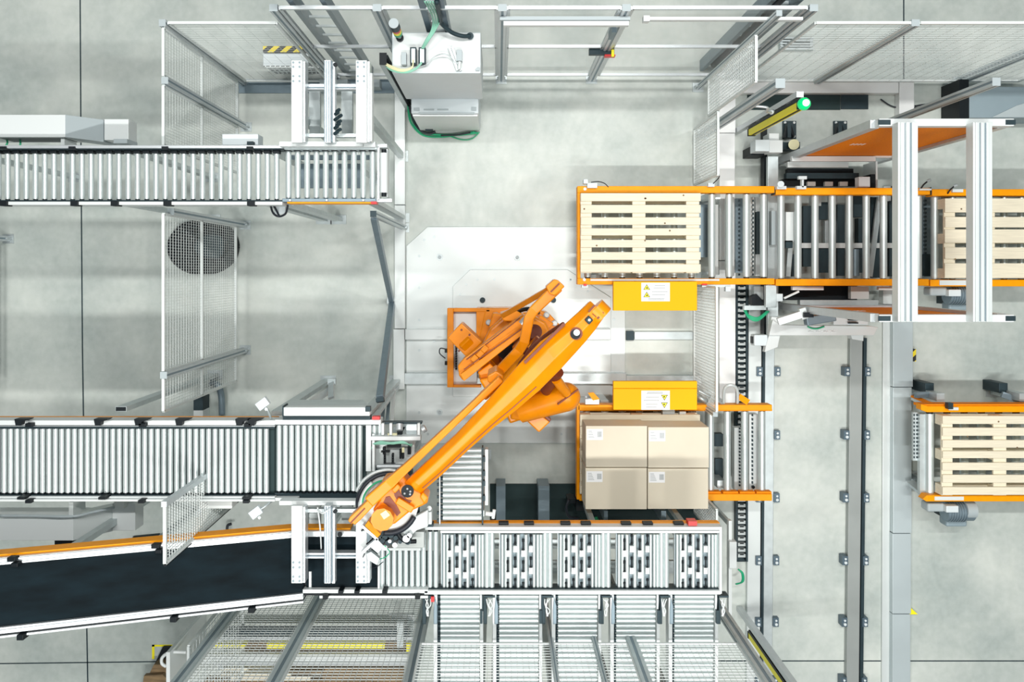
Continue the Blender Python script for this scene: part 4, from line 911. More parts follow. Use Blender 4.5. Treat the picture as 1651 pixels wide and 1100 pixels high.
curtain('yellow light curtain bar with glowing green lamp north of transfer car', 2.60, 1.42, .55, 1.92, 1, True)
curtain('yellow light curtain bar at the bottom right corner of the lanes', 2.63, -3.78, .45, 2.3, 1, False)
t = thing('mounting_tube', 'short grey bracket tube left of the yellow light curtain', 'bracket', (2.45, 1.55, 1.4)); MB().tube([(2.29, 1.49, 1.55), (2.42, 1.47, 1.58), (2.44, 1.45, 1.5), (2.5, 1.45, 1.45)], .012).build('tube', 'alu', t); MB().tube([(2.5, 1.45, 1.45), (2.53, 1.47, 1.4)], .02).build('holder', 'lgrey', t)

# ------------------------------------------------------------------ control cabinets at the top
t = thing('control_cabinet', 'light grey control cabinet with white cabled top near the clear guard fence', 'cabinet', (-.52, 1.85, 0))
k2 = (H - 2.0) / F
xa, xb, ya, yb = (632 - CX) * k2, (775 - CX) * k2, (CY - 118) * k2, (CY - 52) * k2
MB().box(xa, xb, ya, yb, .94, 2.0).build('cabinet_body', 'lgrey', t, .008); MB().box(xa + .015, xb - .015, ya + .015, yb - .01, 2.0, 2.006).build('top_plate', 'white', t)
for x in (xa + .1, xb - .1): MB().box(x - .04, x + .04, yb - .1, yb - .02, .001, .94).build('stand_leg', 'grey', t)
def CBX(a_, b_, c_, d_, z1, z0, n_, m__): return MB().pbox(a_, b_, c_, d_, z1, z0).build(n_, m__, t, .002)
CBX(647, 84, 655, 104, 2.07, 2.006, 'grey_plug', 'grey'); o = CBX(661, 76, 671, 103, 2.08, 2.006, 'connector_housing', 'dark'); CBX(663, 78, 669.5, 101, 2.085, 2.08, 'connector_lid', 'galv')
CBX(675, 76, 686, 103, 2.08, 2.006, 'connector_housing', 'dark'); CBX(677, 78, 684, 101, 2.085, 2.08, 'connector_lid', 'galv'); CBX(736, 80, 745, 98, 2.08, 2.006, 'grey_plug', 'grey')
MB().cyl(W(741, 100, 2.05), W(740, 112, 2.05), .016, 12).build('plug_nut', 'duct', t)
MB().beam(W(724, 76, 2.03), W(738, 114, 2.03), .02, .04).beam(W(729, 76, 2.03), W(743, 114, 2.03), .02, .02).build('cable_channel', 'galv', t)
MB().cyl(W(758, 58, 2.0), W(758, 58, 2.04), .03, 16).build('cable_gland', 'dark', t); MB().pprism([(766, 112), (770, 108), (774, 109), (773, 114), (767, 114)], 2.02, 2.006).build('corner_lifting_eye', 'grey', t)
t = thing('robot_controller', 'low pale controller cabinet in front of the tall grey cabinet', 'cabinet', (-.52, 1.75, 0))
MB().box(-.85, -.19, 1.54, 2.0, .03, .935).build('body', 'lgrey', t, .01); MB().box(-.83, -.21, 1.56, 2.0, .001, .03).build('plinth', 'dark', t)
m_ = MB().pbox(675, 181, 765, 183.5, .942, .935); m_.pbox(683, 175.5, 700, 178, .94, .935).pbox(705, 175.5, 723, 178, .94, .935).pbox(667, 174, 676, 178, .95, .935).pbox(760, 173, 768, 178, .95, .935); m_.build('vent_slots', 'grey', t)
MB().box(-.84, -.20, 1.52, 1.54, .08, .90).build('door', 'duct', t, .004); MB().box(-.78, -.70, 1.505, 1.52, .12, .16).build('badge', 'dark', t)
t = thing('signal_tower', 'signal tower with grey cap and red, amber and green rings on cabinet top', 'signal light', W(645, 62, 2.0))
q = W(645, 62, 2.006)
MB().cyl(q, q + Vector((0, 0, .04)), .032, 18).build('base', 'black', t); MB().cyl(q + Vector((0, 0, .04)), q + Vector((0, 0, .14)), .016, 12).build('pole', 'galv', t)
for i, (c_, n_) in enumerate([('green', 'green_ring'), ('lemon', 'amber_ring'), ('red', 'red_ring')]): MB().cyl(q + Vector((0, 0, .14 + i * .055)), q + Vector((0, 0, .19 + i * .055)), .036, 20).build(n_, c_, t)
MB().cyl(q + Vector((0, 0, .305)), q + Vector((0, 0, .42)), .040, 20).build('black_section', 'dark', t); MB().cyl(q + Vector((0, 0, .42)), q + Vector((0, 0, .43)), .040, 20).build('cap', 'grey', t)
# cable ladders
def ladder(lb, x0, x1, y, z0, z1, mat='blued', step=.27):
    t = thing('cable_ladder', lb, 'cable tray', ((x0 + x1) / 2, y, z0))
    MB().box(x0, x0 + .05, y - .05, y + .05, z0, z1).build('side_rail', mat, t); MB().box(x1 - .04, x1, y - .05, y + .05, z0, z1).build('side_rail', mat, t)
    m_ = MB(); z = z0 + .06
    while z < z1: m_.box(x0 + .05, x1 - .03, y - .01, y + .01, z, z + .02); z += step
    m_.build('rungs', 'galv', t); return t
ladder('dark vertical cable ladder behind the clear sheet beside the twin beams', -1.66, -1.36, 2.17, .001, 2.95)
ladder('cable ladder hanging down to the control cabinet top with cables in it', -.62, -.42, 2.13, .001, 2.9)
t = thing('cable_loom', 'green and white cables dropping from the ladder into the cabinet connectors', 'cable', W(680, 60, 2.1))
m_ = MB()
for i in range(4): m_.tube([(-.56 + i * .02, 2.06, 2.7), (-.53 + i * .02, 2.06, 2.3), W(696 + i * 2, 48, 2.2), W(686 + i * 1.5, 66, 2.15), W(680 + i, 78, 2.09)], .007, 6)
m_.build('green_cables', 'teal', t)
MB().tube([(-.47, 2.06, 2.7), (-.47, 2.05, 2.3), W(712, 38, 2.2), W(728, 52, 2.12), W(745, 58, 2.08), W(758, 58, 2.05)], .018).build('black_conduit', 'dark', t)
t = thing('cable_loom', 'yellow-green cables running from connectors to the slotted riser left of cabinet', 'cable', W(640, 105, 2.1))
m_ = MB(); 
for i in range(3): m_.tube([W(666, 96 + i, 2.1), W(664, 108 + i, 2.08), W(648, 112 + i * 1.5, 2.07), W(630, 106 + i * 2, 2.05), W(620, 101 + i, 2.03)], .006, 6)
m_.build('yellow_cables', 'ivory', t)
m_ = MB(); 
for i in range(3): m_.tube([W(680, 100 + i, 2.1), W(670, 110 + i, 2.08), W(655, 115 + i * 1.2, 2.07), W(634, 112 + i * 1.5, 2.05), W(623, 108, 2.03)], .006, 6)
m_.build('green_cables', 'teal', t)
MB().tube([W(672, 108, 2.04), W(688, 104, 2.05), W(700, 92, 2.06), W(715, 87, 2.08), W(728, 93, 2.06), W(737, 108, 2.04)], .005, 6).build('grey_cable', 'galv', t)
t = thing('cable_riser', 'black slotted vertical cable riser left of the control cabinet', 'cable tray', (-.97, 1.79, 0))
MB().box(-1.0, -.955, 1.74, 1.84, .001, 2.03).build('channel', 'galv', t); m_ = MB()
for i in range(34): m_.box(-.955, -.945, 1.745, 1.79, .1 + i * .056, .135 + i * .056); 
m_.box(-.955, -.935, 1.80, 1.835, .05, 2.0); m_.build('slots', 'black', t); MB().box(-1.0, -.94, 1.74, 1.84, 2.03, 2.05).build('top_block', 'black', t)
t = thing('cable_loom', 'green and black cable loop lying in front of the low controller cabinet', 'cable', (-.5, 1.5, .01))
m_ = MB().tube([(-.93, 1.72, .3), (-.92, 1.62, .15), (-.85, 1.52, .06), (-.70, 1.485, .03), (-.45, 1.48, .03), (-.22, 1.50, .05)], .012)
m_.tube([(-.95, 1.74, .3), (-.94, 1.60, .12), (-.82, 1.48, .02), (-.6, 1.46, .02), (-.4, 1.49, .02), (-.25, 1.51, .05)], .010); m_.tube([(-.55, 1.475, .03), (-.4, 1.43, .02), (-.28, 1.44, .03), (-.2, 1.51, .05)], .006); m_.build('green_cables', 'green', t)
MB().tube([(-.93, 1.73, .35), (-.9, 1.60, .16), (-.83, 1.515, .08), (-.74, 1.49, .06), (-.68, 1.51, .06)], .014).tube([(-.62, 1.47, .05), (-.45, 1.475, .06), (-.3, 1.5, .06)], .009).build('black_cables', 'cable', t)
# striped machine behind fence
t = thing('floor_machine', 'low perforated machine hood with yellow and black striped edge behind the mesh', 'machine', W(455, 100, 0))
MB().pbox(424, 86, 497, 106, .6, .55).build('hood', 'lgrey', t, .006); MB().pbox(432, 90, 490, 98, .55, .001).build('base', 'dark', t)
MB().pbox(424, 74, 490, 84, .55, .001).build('striped_edge', 'hazard', t)
MB().slab([W(426, 107, .59), W(520, 107, .59), W(520, 118, .2), W(445, 118, .2)], (0, 0, -.02)).build('grille', 'dark', t)
m_ = MB()
for i in range(12): m_.beam(W(428 + i * 8, 107, .60), W(444 + i * 6.6, 118, .22), .012, .012)
for i in range(3): m_.beam(W(429 + i * 5, 108.5 + i * 3.2, .58 - i * .11), W(520, 108.5 + i * 3.2, .58 - i * .11), .012, .012)
m_.build('grille_bars', 'duct', t)
t = thing('floor_machine', 'dark blue machine base in the shade behind the white twin beams', 'machine', W(560, 145, 0))
MB().pbox(380, 128, 645, 150, .02, .001).build('base_cover', 'blue', t); MB().pbox(515, 128, 560, 145, .2, .02).pbox(585, 128, 612, 140, .2, .02).build('block', 'grey', t)
# white duct covers at left
def cover(lb, pts_top, faces, z0, z1):
    t = thing('chute_cover', lb, 'machine cover', W(*pts_top[0], .0)); return t
def wedge(lb, A, B, Cc, D, za, zb_, ya, yb, yc, yd, xb0, xb1, by0, by1, pipe):
    t = thing('machine_cover', lb, 'machine cover', (W(A, ya, za).x, W(A, ya, za).y, 1.2))
    MB().pbox(A, ya, B, yb, za, za - .3).build('level_cover', 'white', t, .003)
    p0, p1 = W(B, ya, za), W(B, yb, za); p2, p3 = W(Cc, yd, zb_), W(Cc, yc, zb_)
    MB().slab([p0, p1, p2, p3], (0, 0, -.28)).build('sloping_cover', 'grey' if pipe else 'duct', t, .002)
    MB().pbox(xb0, by0, xb1, by1, zb_ + .02, zb_ - .15).build('end_box', 'white', t, .004)
    return t
t = wedge('long white angled cover above the upper conveyor at the left edge', -40, 105, 167, 0, 2.15, 1.9, 185, 221, 193, 229, 168, 207, 192, 226, True)
MB().pbox(183, 224, 205, 231, 2.0, 1.8).build('grey_block', 'grey', t); MB().pbox(0, 221, 105, 223, 2.1, 1.9).build('dark_edge', 'dark', t)
MB().pbox(98, 222, 104, 234, 2.1, 1.9).build('strap', 'duct', t)
MB().tube([W(10, 222, 2.0), W(12, 230, 2.0), W(9, 236, 2.0)], .008).tube([W(31, 222, 2.0), W(33, 230, 2.0), W(32, 236, 2.0)], .008).build('green_cable', 'green', t)
t = wedge('long white angled cover between the lower conveyor and the belt at left', -40, 118, 181, 0, 2.15, 1.9, 835, 872, 821, 857, 181, 218, 812, 856, False)
MB().pbox(184, 807, 199, 820, 2.0, 1.8).build('upper_tab', 'duct', t); MB().tube([W(0, 832, 2.2), W(50, 832, 2.2), W(115, 833, 2.2), W(150, 826, 2.1), W(184, 818, 2.0)], .012).build('conduit', 'grey', t)
MB().pbox(111, 810, 118, 832, 2.2, 2.0).build('strap', 'duct', t); MB().pbox(88, 872, 116, 879, 2.1, 1.9).build('black_latch', 'black', t)
# small white boxes by the conveyors
t = thing('terminal_box', 'small white box with raised lid above the upper conveyor by the mesh', 'junction box', W(385, 225, 2.0)); MB().pbox(358, 216, 416, 234, 2.25, 2.1).build('body', 'lgrey', t, .006); MB().pbox(398, 228, 408, 233, 2.3, 2.25).build('latch', 'dark', t)
t = thing('terminal_box', 'small white box hanging below the lower conveyor next to the mesh', 'junction box', W(350, 812, 2.0)); MB().pbox(321, 808, 374, 821, 2.2, 2.05).build('body', 'white', t, .01)
def eye(lb, x, y, a_, b_, z=ZR + .1):
    t = thing('photo_sensor', lb, 'sensor', W(x, y, z)); c_ = W(x, y, z)
    MB().beam(c_ - Vector((.04, .03, 0)), c_ + Vector((.04, .03, 0)), .07, .05).build('reflector', 'lgrey', t, .006); MB().cyl(W(x + 4, y + 9, z - .02), W(x + 5, y + 9, z + .04), .012, 10).build('screw', 'galv', t)
    MB().tube([c_, W((x + a_) / 2 + 2, (y + b_) / 2, z), W(a_, b_, z - .1)], .010).build('stalk', 'galv', t)
eye('photo sensor on a bent stalk above the lower conveyor rail', 424, 651, 437, 676)
eye('photo sensor with square reflector hanging below the lower conveyor', 413, 826, 440, 806)
t = thing('cable_loop', 'dark looped cables under the lower edge of the upper conveyor', 'cable', W(450, 335, 2.2)); MB().tube([W(436, 329, 2.25), W(440, 343, 2.15), W(449, 349, 2.1), W(460, 345, 2.15), W(464, 332, 2.25)], .009).tube([W(440, 329, 2.25), W(446, 340, 2.15), W(450, 348, 2.1)], .009).build('cables', 'cable', t); MB().pbox(442, 330, 460, 345, 2.12, 2.08).build('plate', 'lgrey', t)
# tall diagonal-looking posts near the left duct
post('fence_post', 'long blue-grey post beside the end of the upper conveyor', (602 - CX) * (H - 2.2) / F, (437 - 345) * (H - 2.2) / F, 0, 2.2, .045, .045, 'blue', 'dark')
a_ = W(613, 642, 2.1); b_ = W(632, 486, .12)
t = thing('tie_strut', 'upper slanting strut from conveyor end down to left floor duct', 'strut', b_)
MB().beam(W(603, 350, 2.1), W(631, 484, .12), .05, .05).build('strut_bar', 'blue', t)
t = thing('tie_strut', 'lower slanting strut from floor duct to the lower conveyor corner', 'strut', b_)
MB().beam(a_, W(632, 490, .10), .06, .05).build('strut_bar', 'blue', t); MB().beam(a_ + Vector((0, 0, .01)), a_ + Vector((.005, -.03, .02)), .065, .055).build('strut_cap', 'dark', t)
t = thing('duct_bracket', 'small bracket joining both slanting struts to the left floor duct', 'bracket', W(630, 486, 0)); MB().pbox(624, 480, 636, 490, .10, .001).build('plate', 'galv', t)
t = thing('glass_panel', 'angled clear guard panel with vertical bars by the lower conveyor corner', 'guard panel', W(625, 650, 0))
MB().beam(W(605, 672, 2.1), W(641, 624, .3), .04, .03).build('edge_bar', 'galv', t)
for i, x in enumerate((616, 624, 632)): MB().beam(W(x, 680, 1.6), W(x + 4, 645 - i * 8, .6), .03, .03).build('vertical_bar', 'blue' if i < 2 else 'white', t)
# black coil behind mesh
t = thing('hose_coil', 'black heap of coiled hose on the floor behind the left mesh panel', 'hose', W(330, 400, 0))
m_ = MB()
for i in range(5):
    r_ = .34 - .03 * i; c_ = W(328 + 3 * i, 398, .05 + .05 * i); m_.tube([c_ + Vector((r_ * 1.05 * math.cos(a2), r_ * .78 * math.sin(a2) + random.uniform(-.01, .01), 0)) for a2 in [j * math.pi / 8 for j in range(17)]], .04, 8, 2)
m_.build('coil', 'black', t); MB().pbox(295, 373, 362, 422, .2, .001).build('core', 'dark', t, .05, 3)
t = thing('hose', 'thick dark hose arching near the foot of the lower conveyor leg', 'hose', W(350, 630, 0)); MB().tube([W(340, 617, .1), W(352, 622, .12), W(357, 640, .1), W(358, 668, .06)], .035).build('hose_run', 'blue', t)
t = thing('floor_socket', 'small pale box on floor behind the lower left mesh panel', 'box', W(320, 668, 0)); MB().pbox(312, 640, 327, 662, .2, .001).build('dark_body', 'dark', t); MB().pbox(312, 662, 327, 680, .2, .001).build('pale_body', 'white', t)
t = thing('floor_cable', 'black wire hook and rod lying beyond the belt top edge', 'cable', W(350, 850, 0)); MB().tube([W(215, 868, .02), W(258, 864, .02)], .02).build('rod', 'dark', t); MB().tube([W(366, 860, .1), W(367, 848, .1), W(373, 845, .1)], .015).build('hook', 'cable', t)

# ------------------------------------------------------------------ bottom left area behind the mesh
t = thing('storage_rack', 'low rack of pale tubes and beams behind the bottom mesh panels', 'rack', W(500, 1050, 0))
MB().pbox(352, 1015, 660, 1024, .35, .25).build('dark_beam', 'dark', t); MB().pbox(345, 1028, 675, 1033, .4, .36).build('pale_beam', 'alu', t)
MB().cyl(W(328, 1062, .3), W(672, 1062, .3), .055, 18).build('fat_tube', 'white', t); MB().pbox(345, 1070, 670, 1073, .4, .36).build('thin_beam', 'alu', t)
MB().pbox(340, 1040, 395, 1045, .3, .2).pbox(430, 1038, 620, 1046, .28, .2).build('yellow_strip', 'lemon', t); MB().pbox(395, 1036, 655, 1054, .18, .1).build('dark_boxes', 'woodd', t)
for x in (352, 655): MB().pbox(x, 1012, x + 8, 1080, .25, .001).build('upright', 'galv', t)
MB().pbox(655, 1038, 668, 1052, .35, .3).build('yellow_end', 'lemon', t)
t = thing('wooden_planks', 'stack of brown and pale boards below the rack at bottom left', 'planks', W(430, 1090, 0))
for i, (x0, y0, x1, y1, z, mt) in enumerate([(355, 1078, 400, 1083, .2, 'wood'), (356, 1086, 470, 1090, .22, 'wood'), (372, 1092, 500, 1098, .2, 'card'), (440, 1084, 520, 1088, .2, 'woodd'), (330, 1098, 600, 1110, .12, 'woodd'), (520, 1078, 650, 1110, .08, 'woodd')]):
    MB().pbox(x0, y0, x1, y1, z, .001).build('plank', mt, t)
t = thing('stacked_pallet', 'dark brown pallet corner lying at the bottom left outside the mesh', 'pallet', W(260, 1080, 0))
MB().pprism([(248, 1072), (268, 1072), (268, 1140), (215, 1140)], .2, .001).build('side', 'woodd', t); MB().pprism([(232, 1090), (262, 1088), (268, 1094), (262, 1140), (225, 1140)], .26, .2).build('top_board', 'woodd', t); MB().pprism([(262, 1044), (274, 1044), (272, 1076), (246, 1078)], .05, .001).build('black_wedge', 'black', t)
t = thing('floor_marking', 'yellow floor marking corner at the bottom left', 'floor marking', W(255, 1042, 0)); MB().pbox(245, 1040, 300, 1043, .004, .001).pbox(245, 1040, 249, 1063, .004, .001).build('tape', 'lemon', t)
t = thing('handle_loop', 'curved white tubular handle at the bottom left of the mesh fence', 'handle', W(280, 1065, 0)); MB().tube([W(300, 1052, .9), W(275, 1052, .9), W(262, 1060, .9), W(261, 1070, .9), W(268, 1075, .9)], .016).build('tube', 'white', t); MB().pbox(268, 1052, 274, 1140, 1.0, .001).build('white_post', 'white', t)
t = thing('base_plate', 'white floor plate with four bolts seen through the bottom mesh', 'plate', W(648, 1007, 0)); MB().pbox(627, 991, 668, 1025, .03, .001).build('plate', 'white', t); m_ = MB()
for x, y in ((633, 996), (661, 996), (661, 1018), (645, 1005)): p = W(x, y, .03); m_.cyl(p, p + Vector((0, 0, .02)), .016, 8)
m_.build('bolts', 'grey', t); MB().pbox(640, 1004, 650, 1045, .5, .42).build('upright_arm', 'galv', t)
t = thing('hazard_marker', 'small yellow marker tag on floor right of long duct at the bottom', 'marker', W(1473, 986, 0)); MB().pprism([(1466, 991), (1480, 991), (1468, 980)], .05, .001).build('tag_body', 'lemon', t)
t = thing('hazard_marker', 'yellow and black striped marker beside the long duct near its joint', 'marker', W(1473, 573, 0)); MB().pbox(1469, 563, 1477, 583, .08, .001).build('tag_body', 'hazard', t)

# right side bottom small parts by chain
t = thing('cable_box', 'white box on rail end beside the lower part of the energy chain', 'junction box', W(1182, 895, 0)); MB().pbox(1176, 874, 1188, 917, .9, .8).build('body', 'white', t, .004); MB().pbox(1175, 840, 1180, 1018, .85, .78).build('white_rail', 'white', t); MB().pbox(1175, 1010, 1180, 1018, .78, .001).pbox(1175, 842, 1180, 850, .78, .001).build('stand', 'galv', t)
m_ = MB()
for i in range(3): m_.tube([W(1190, 918, .3), W(1196 + i, 925, .3), W(1196 + i, 938, .25), W(1188 - i, 942, .2)], .008)
m_.build('green_cables', 'green', t)

# ------------------------------------------------------------------ the robot
rb = thing('palletizing_robot', 'large orange palletizing robot reaching towards the left conveyors', 'robot', W(830, 560, .045))
ZBASE = .42
t = rb
MB().pbox(721, 497, 731, 625, ZBASE - .002, ZBASE - .1).pbox(731, 497, 790, 503, ZBASE, ZBASE - .1).pbox(731, 621, 776, 625, ZBASE, ZBASE - .1).pbox(768, 497, 796, 575, ZBASE - .006, ZBASE - .3).build('base_frame', 'robot', t, .006)
MB().pbox(731, 503, 769, 621, .33, .047).build('connector_panel', 'white', t, .004)
m_ = MB()
for i in range(10): m_.pbox(734, 558 + i * 4, 737, 560.5 + i * 4, ZBASE - .02, ZBASE - .08)
for y in (563, 583): m_.pbox(717, y, 721, y + 6, ZBASE - .02, ZBASE - .08)
m_.build('connector_row', 'black', t)
MB().tube([W(718, 563, ZBASE), W(710, 562, ZBASE), W(709, 570, ZBASE - .02), W(718, 578, ZBASE)], .006).build('base_cable', 'cable', t)
MB().pprism([(782, 497), (860, 497), (885, 505), (903, 524), (908, 560), (895, 600), (870, 636), (830, 652), (792, 640), (772, 610), (768, 560)], ZBASE, .045).build('pedestal', 'robot', t, .02, 3)
for x, y in ((800, 508), (788, 520), (881, 508), (894, 521)):
    p = W(x, y, ZBASE); o = MB().cyl(p, p + Vector((0, 0, .02)), .031, 18).build('anchor_bolt', 'grey', t); MB().cyl(p + Vector((0, 0, .02)), p + Vector((0, 0, .05)), .022, 14).build('bolt_head', 'white', o)
# carousel
MB().pprism([(790, 530), (815, 508), (850, 503), (880, 520), (895, 550), (890, 590), (865, 622), (828, 636), (796, 622), (780, 590), (778, 555)], .95, ZBASE).build('carousel', 'robot', t, .03, 3)
MB().pprism([(800, 560), (838, 520), (868, 530), (874, 556), (846, 600), (812, 612)], 1.12, .95).build('carousel_cover', 'robotd', t, .02)
# left drive motor
def px_slab(pts, z1, z0): return MB().pprism(pts, z1, z0)
px_slab([(721, 545), (744, 521), (778, 552), (753, 577)], 1.25, .95).build('drive_motor', 'robot', t, .012, 3)
MB().beam(W(746, 548, 1.24), W(790, 590, 1.0), .12, .12).build('motor_neck', 'robot', t, .01)
# rocker castings (side arm seen edge on)
m_ = px_slab([(738, 590), (748, 578), (842, 508), (862, 514), (856, 530), (752, 606), (746, 614), (740, 606)], 1.55, 1.38); m_.build('rocker_arm', 'robot', t, .012, 3)
px_slab([(742, 604), (856, 520), (860, 526), (748, 615)], 1.62, 1.55).build('rocker_flange', 'robot', t, .006)
px_slab([(806, 506), (830, 500), (846, 508), (836, 520), (812, 518)], 1.3, .9).build('rocker_lug', 'robot', t, .01)
m_ = MB()
for x, y in ((766, 575), (775, 568), (782, 560), (771, 582)): p = W(x, y, 1.40); m_.beam(p + Vector((-.02, -.02, .13)), p + Vector((.02, .025, .13)), .05, .16)
m_.build('flange_teeth', 'robot', t, .004)
px_slab([(770, 600), (790, 586), (802, 598), (800, 612), (776, 614)], 1.5, 1.2).build('pivot_block', 'robot', t, .012)
px_slab([(800, 570), (824, 545), (830, 560), (812, 580)], 1.15, 1.12).build('dark_recess', 'black', t)
px_slab([(772, 612), (806, 605), (830, 622), (806, 640), (780, 626)], 1.6, 1.1).build('shoulder_block', 'robot', t, .02)
# pinkish reflective shoulder tube and hoses
MB().cyl(W(812, 628, 1.7), W(852, 578, 1.7), .085, 20).build('shoulder_tube', 'robot', t)
MB().cyl(W(838, 600, 1.9), W(872, 548, 1.9), .05, 16).build('inner_cylinder', 'robotd', t)
MB().pprism([(850, 560), (868, 544), (876, 552), (858, 570)], 1.75, 1.5).build('shoulder_lug', 'robot', t, .01)
m_ = MB()
for i in range(3): m_.tube([W(838 + i * 3, 586, 1.95), W(862, 556 + i, 2.2), W(886, 536 + i, 2.5), W(908, 522 + i, 2.75)], .014)
m_.build('hose_pack', 'robotd', t)
MB().tube([W(832, 504, 1.1), W(845, 499, 1.3), W(858, 499, 1.35), W(868, 504, 1.2)], .02).build('black_hose', 'black', t)
MB().cyl(W(850, 515, 1.8), W(842, 524, 1.8), .04, 14).build('chrome_pin', 'alu', t)
# lower arm going up to the elbow
e = W(930, 538, 2.72); s0_ = W(850, 600, 1.0)
def ring(c_, a_, b_, wa, wb): return [c_ - a_ * wa - b_ * wb, c_ + a_ * wa - b_ * wb, c_ + a_ * wa + b_ * wb, c_ - a_ * wa + b_ * wb]
ax = Vector((.69, -.72, 0)).normalized(); bx = Vector((.72, .69, -.2)).normalized()
MB().loft([ring(s0_, ax, bx, .11, .20), ring(s0_.lerp(e, .5), ax, bx, .09, .13), ring(e, ax, bx, .08, .10)]).build('lower_arm', 'robot', t, .02, 3)
# bent tie link
P_ = [W(900, 462, 2.45), W(861, 500, 2.4), W(853, 512, 2.4), W(845, 552, 2.35), W(836, 566, 2.3), W(798, 606, 2.2)]
m_ = MB()
dirs = []; rings = []
for i, p in enumerate(P_):
    d = (P_[min(i + 1, len(P_) - 1)] - P_[max(i - 1, 0)]).normalized(); r_ = d.cross(Vector((0, 0, 1))).normalized(); rings.append(ring(p, r_, Vector((0, 0, 1)), (.040 if i else .045), .045))
m_.loft(rings).build('bent_link', 'robot', t, .010, 3)
MB().beam(W(884, 467, 2.4), W(812, 508, 1.6), .045, .05).build('thin_strut', 'robot', t, .006)
px_slab([(880, 462), (894, 450), (900, 452), (911, 462), (895, 477), (886, 474)], 2.52, 2.38).build('link_head', 'robot', t, .012, 3)
MB().beam(W(888, 471, 2.53), W(902, 457, 2.53), .012, .006).build('link_slot', 'robotd', t)
# elbow triangle at lower end and long parallel rod
px_slab([(786, 606), (800, 598), (812, 606), (812, 618), (796, 622), (786, 616)], 2.62, 2.2).build('link_knuckle', 'robot', t, .012, 3)
MB().beam(W(806, 614, 2.62), W(778, 640, 2.66), .075, .06).build('rod_head', 'robot', t, .012)
P_ = [(808, 610, 2.70, .028), (760, 655, 2.74, .024), (700, 712, 2.80, .026), (655, 754, 2.88, .032), (628, 779, 2.92, .040), (596, 808, 2.92, .044)]
rings = []
for i, (x, y, z, w_) in enumerate(P_):
    p = W(x, y, z); d = Vector((-.73, -.68, 0)); r_ = Vector((.68, -.73, 0)); rings.append(ring(p, r_, Vector((0, 0, 1)), w_, .05))
MB().loft(rings).build('parallel_rod', 'robot', t, .010, 3)
px_slab([(600, 800), (612, 806), (582, 838), (572, 847), (568, 844), (566, 846), (561, 840), (564, 834), (575, 824)], 2.96, 2.82).build('rod_end', 'robot', t, .012, 3)
MB().beam(W(565, 844, 2.965), W(588, 820, 2.965), .010, .006).build('rod_slot', 'robotd', t)
# forearm
st_ = [((952, 485), (976, 509), 3.0), ((934, 502), (961, 531), 3.0), ((909, 524), (943, 553), 3.0), ((871, 551), (906, 594), 3.0), ((836, 588), (870, 630), 2.98), ((800, 629), (830, 664), 2.96), ((773, 660), (799, 688), 2.95), ((736, 700), (760, 722), 2.94), ((687, 746), (712, 767), 2.93), ((660, 771), (685, 790), 2.92), ((651, 779), (679, 797), 2.91)]
rings = []
for (l_, r_, z) in st_:
    A_ = W(*l_, z - .06); B_ = W(*r_, z - .06); C_ = W(l_[0] * .68 + r_[0] * .32, l_[1] * .68 + r_[1] * .32, z); D_ = W(l_[0] * .34 + r_[0] * .66, l_[1] * .34 + r_[1] * .66, z)
    dn = Vector((0, 0, -.20)); rings.append([A_ + dn + (B_ - A_) * .1, A_, C_, D_, B_, B_ + dn - (B_ - A_) * .1])
fa = MB().loft(rings).build('forearm', 'robot', t, .008, 2)
MB().pprism([(942.5, 516), (949.5, 509), (957, 516.5), (950, 524)], 3.03, 2.95).build('square_bolt', 'dark', fa, .006); p = W(950, 516, 3.03); MB().cyl(p, p + Vector((0, 0, .008)), .01, 10).build('bolt_centre', 'paper', fa)
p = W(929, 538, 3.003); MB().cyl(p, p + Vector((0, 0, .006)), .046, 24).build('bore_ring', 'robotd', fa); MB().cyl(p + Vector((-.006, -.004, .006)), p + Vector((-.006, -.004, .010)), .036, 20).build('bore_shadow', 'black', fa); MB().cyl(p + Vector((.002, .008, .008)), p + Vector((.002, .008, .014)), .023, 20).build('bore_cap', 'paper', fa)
MB().beam(W(949, 503, 3.004), W(959, 492, 3.004), .014, .006).beam(W(963, 514, 3.004), W(973, 504, 3.004), .014, .006).beam(W(955, 506, 3.004), W(961, 511, 3.004), .006, .006).build('clevis_slots', 'robotd', fa)
MB().cyl(W(957, 497, 2.92), W(971, 511, 2.92), .09, 20).build('elbow_hub', 'robot', fa)
MB().beam(W(910, 522, 2.98), W(846, 585, 2.96), .02, .03).build('side_seam', 'robotd', fa)
def stl(i, f, dz=.004):
    (l_, r_, z) = st_[i]; return W(l_[0] + (r_[0] - l_[0]) * f, l_[1] + (r_[1] - l_[1]) * f, z + dz - (.06 * max(0, (abs(f - .5) - .17)) / .33))
m_ = MB()
for i in range(4, 9): m_.beam(stl(i, .85), stl(i + 1, .85), .006, .008)
m_.build('edge_crease', 'robotd', fa)
m_ = MB().beam(W(748, 596, 1.63), W(850, 524, 1.63), .008, .01).beam(W(752, 580, 1.56), W(838, 513, 1.56), .008, .01); m_.build('casting_crease', 'robotd', t)
for x, y, z in ((765, 540, 1.252), (752, 532, 1.252), (760, 558, 1.252), (748, 566, 1.252)): p = W(x - 8, y, z); MB().cyl(p, p + Vector((0, 0, .01)), .010, 10).build('motor_screw', 'robotd', t)
MB().pprism([(826, 560), (838, 548), (846, 556), (842, 572), (828, 576)], 1.30, 1.12).build('gear_cover', 'robot', t, .01); MB().cyl(W(862, 535, 1.12), W(862, 535, 1.3), .07, 20).build('bearing_cap', 'robotd', t)
MB().pprism([(872, 508), (893, 522), (884, 532), (862, 520)], .8, ZBASE).build('pedestal_rib', 'robot', t, .01); MB().pprism([(795, 505), (812, 508), (806, 530), (788, 528)], .7, ZBASE).build('pedestal_rib', 'robot', t, .01)
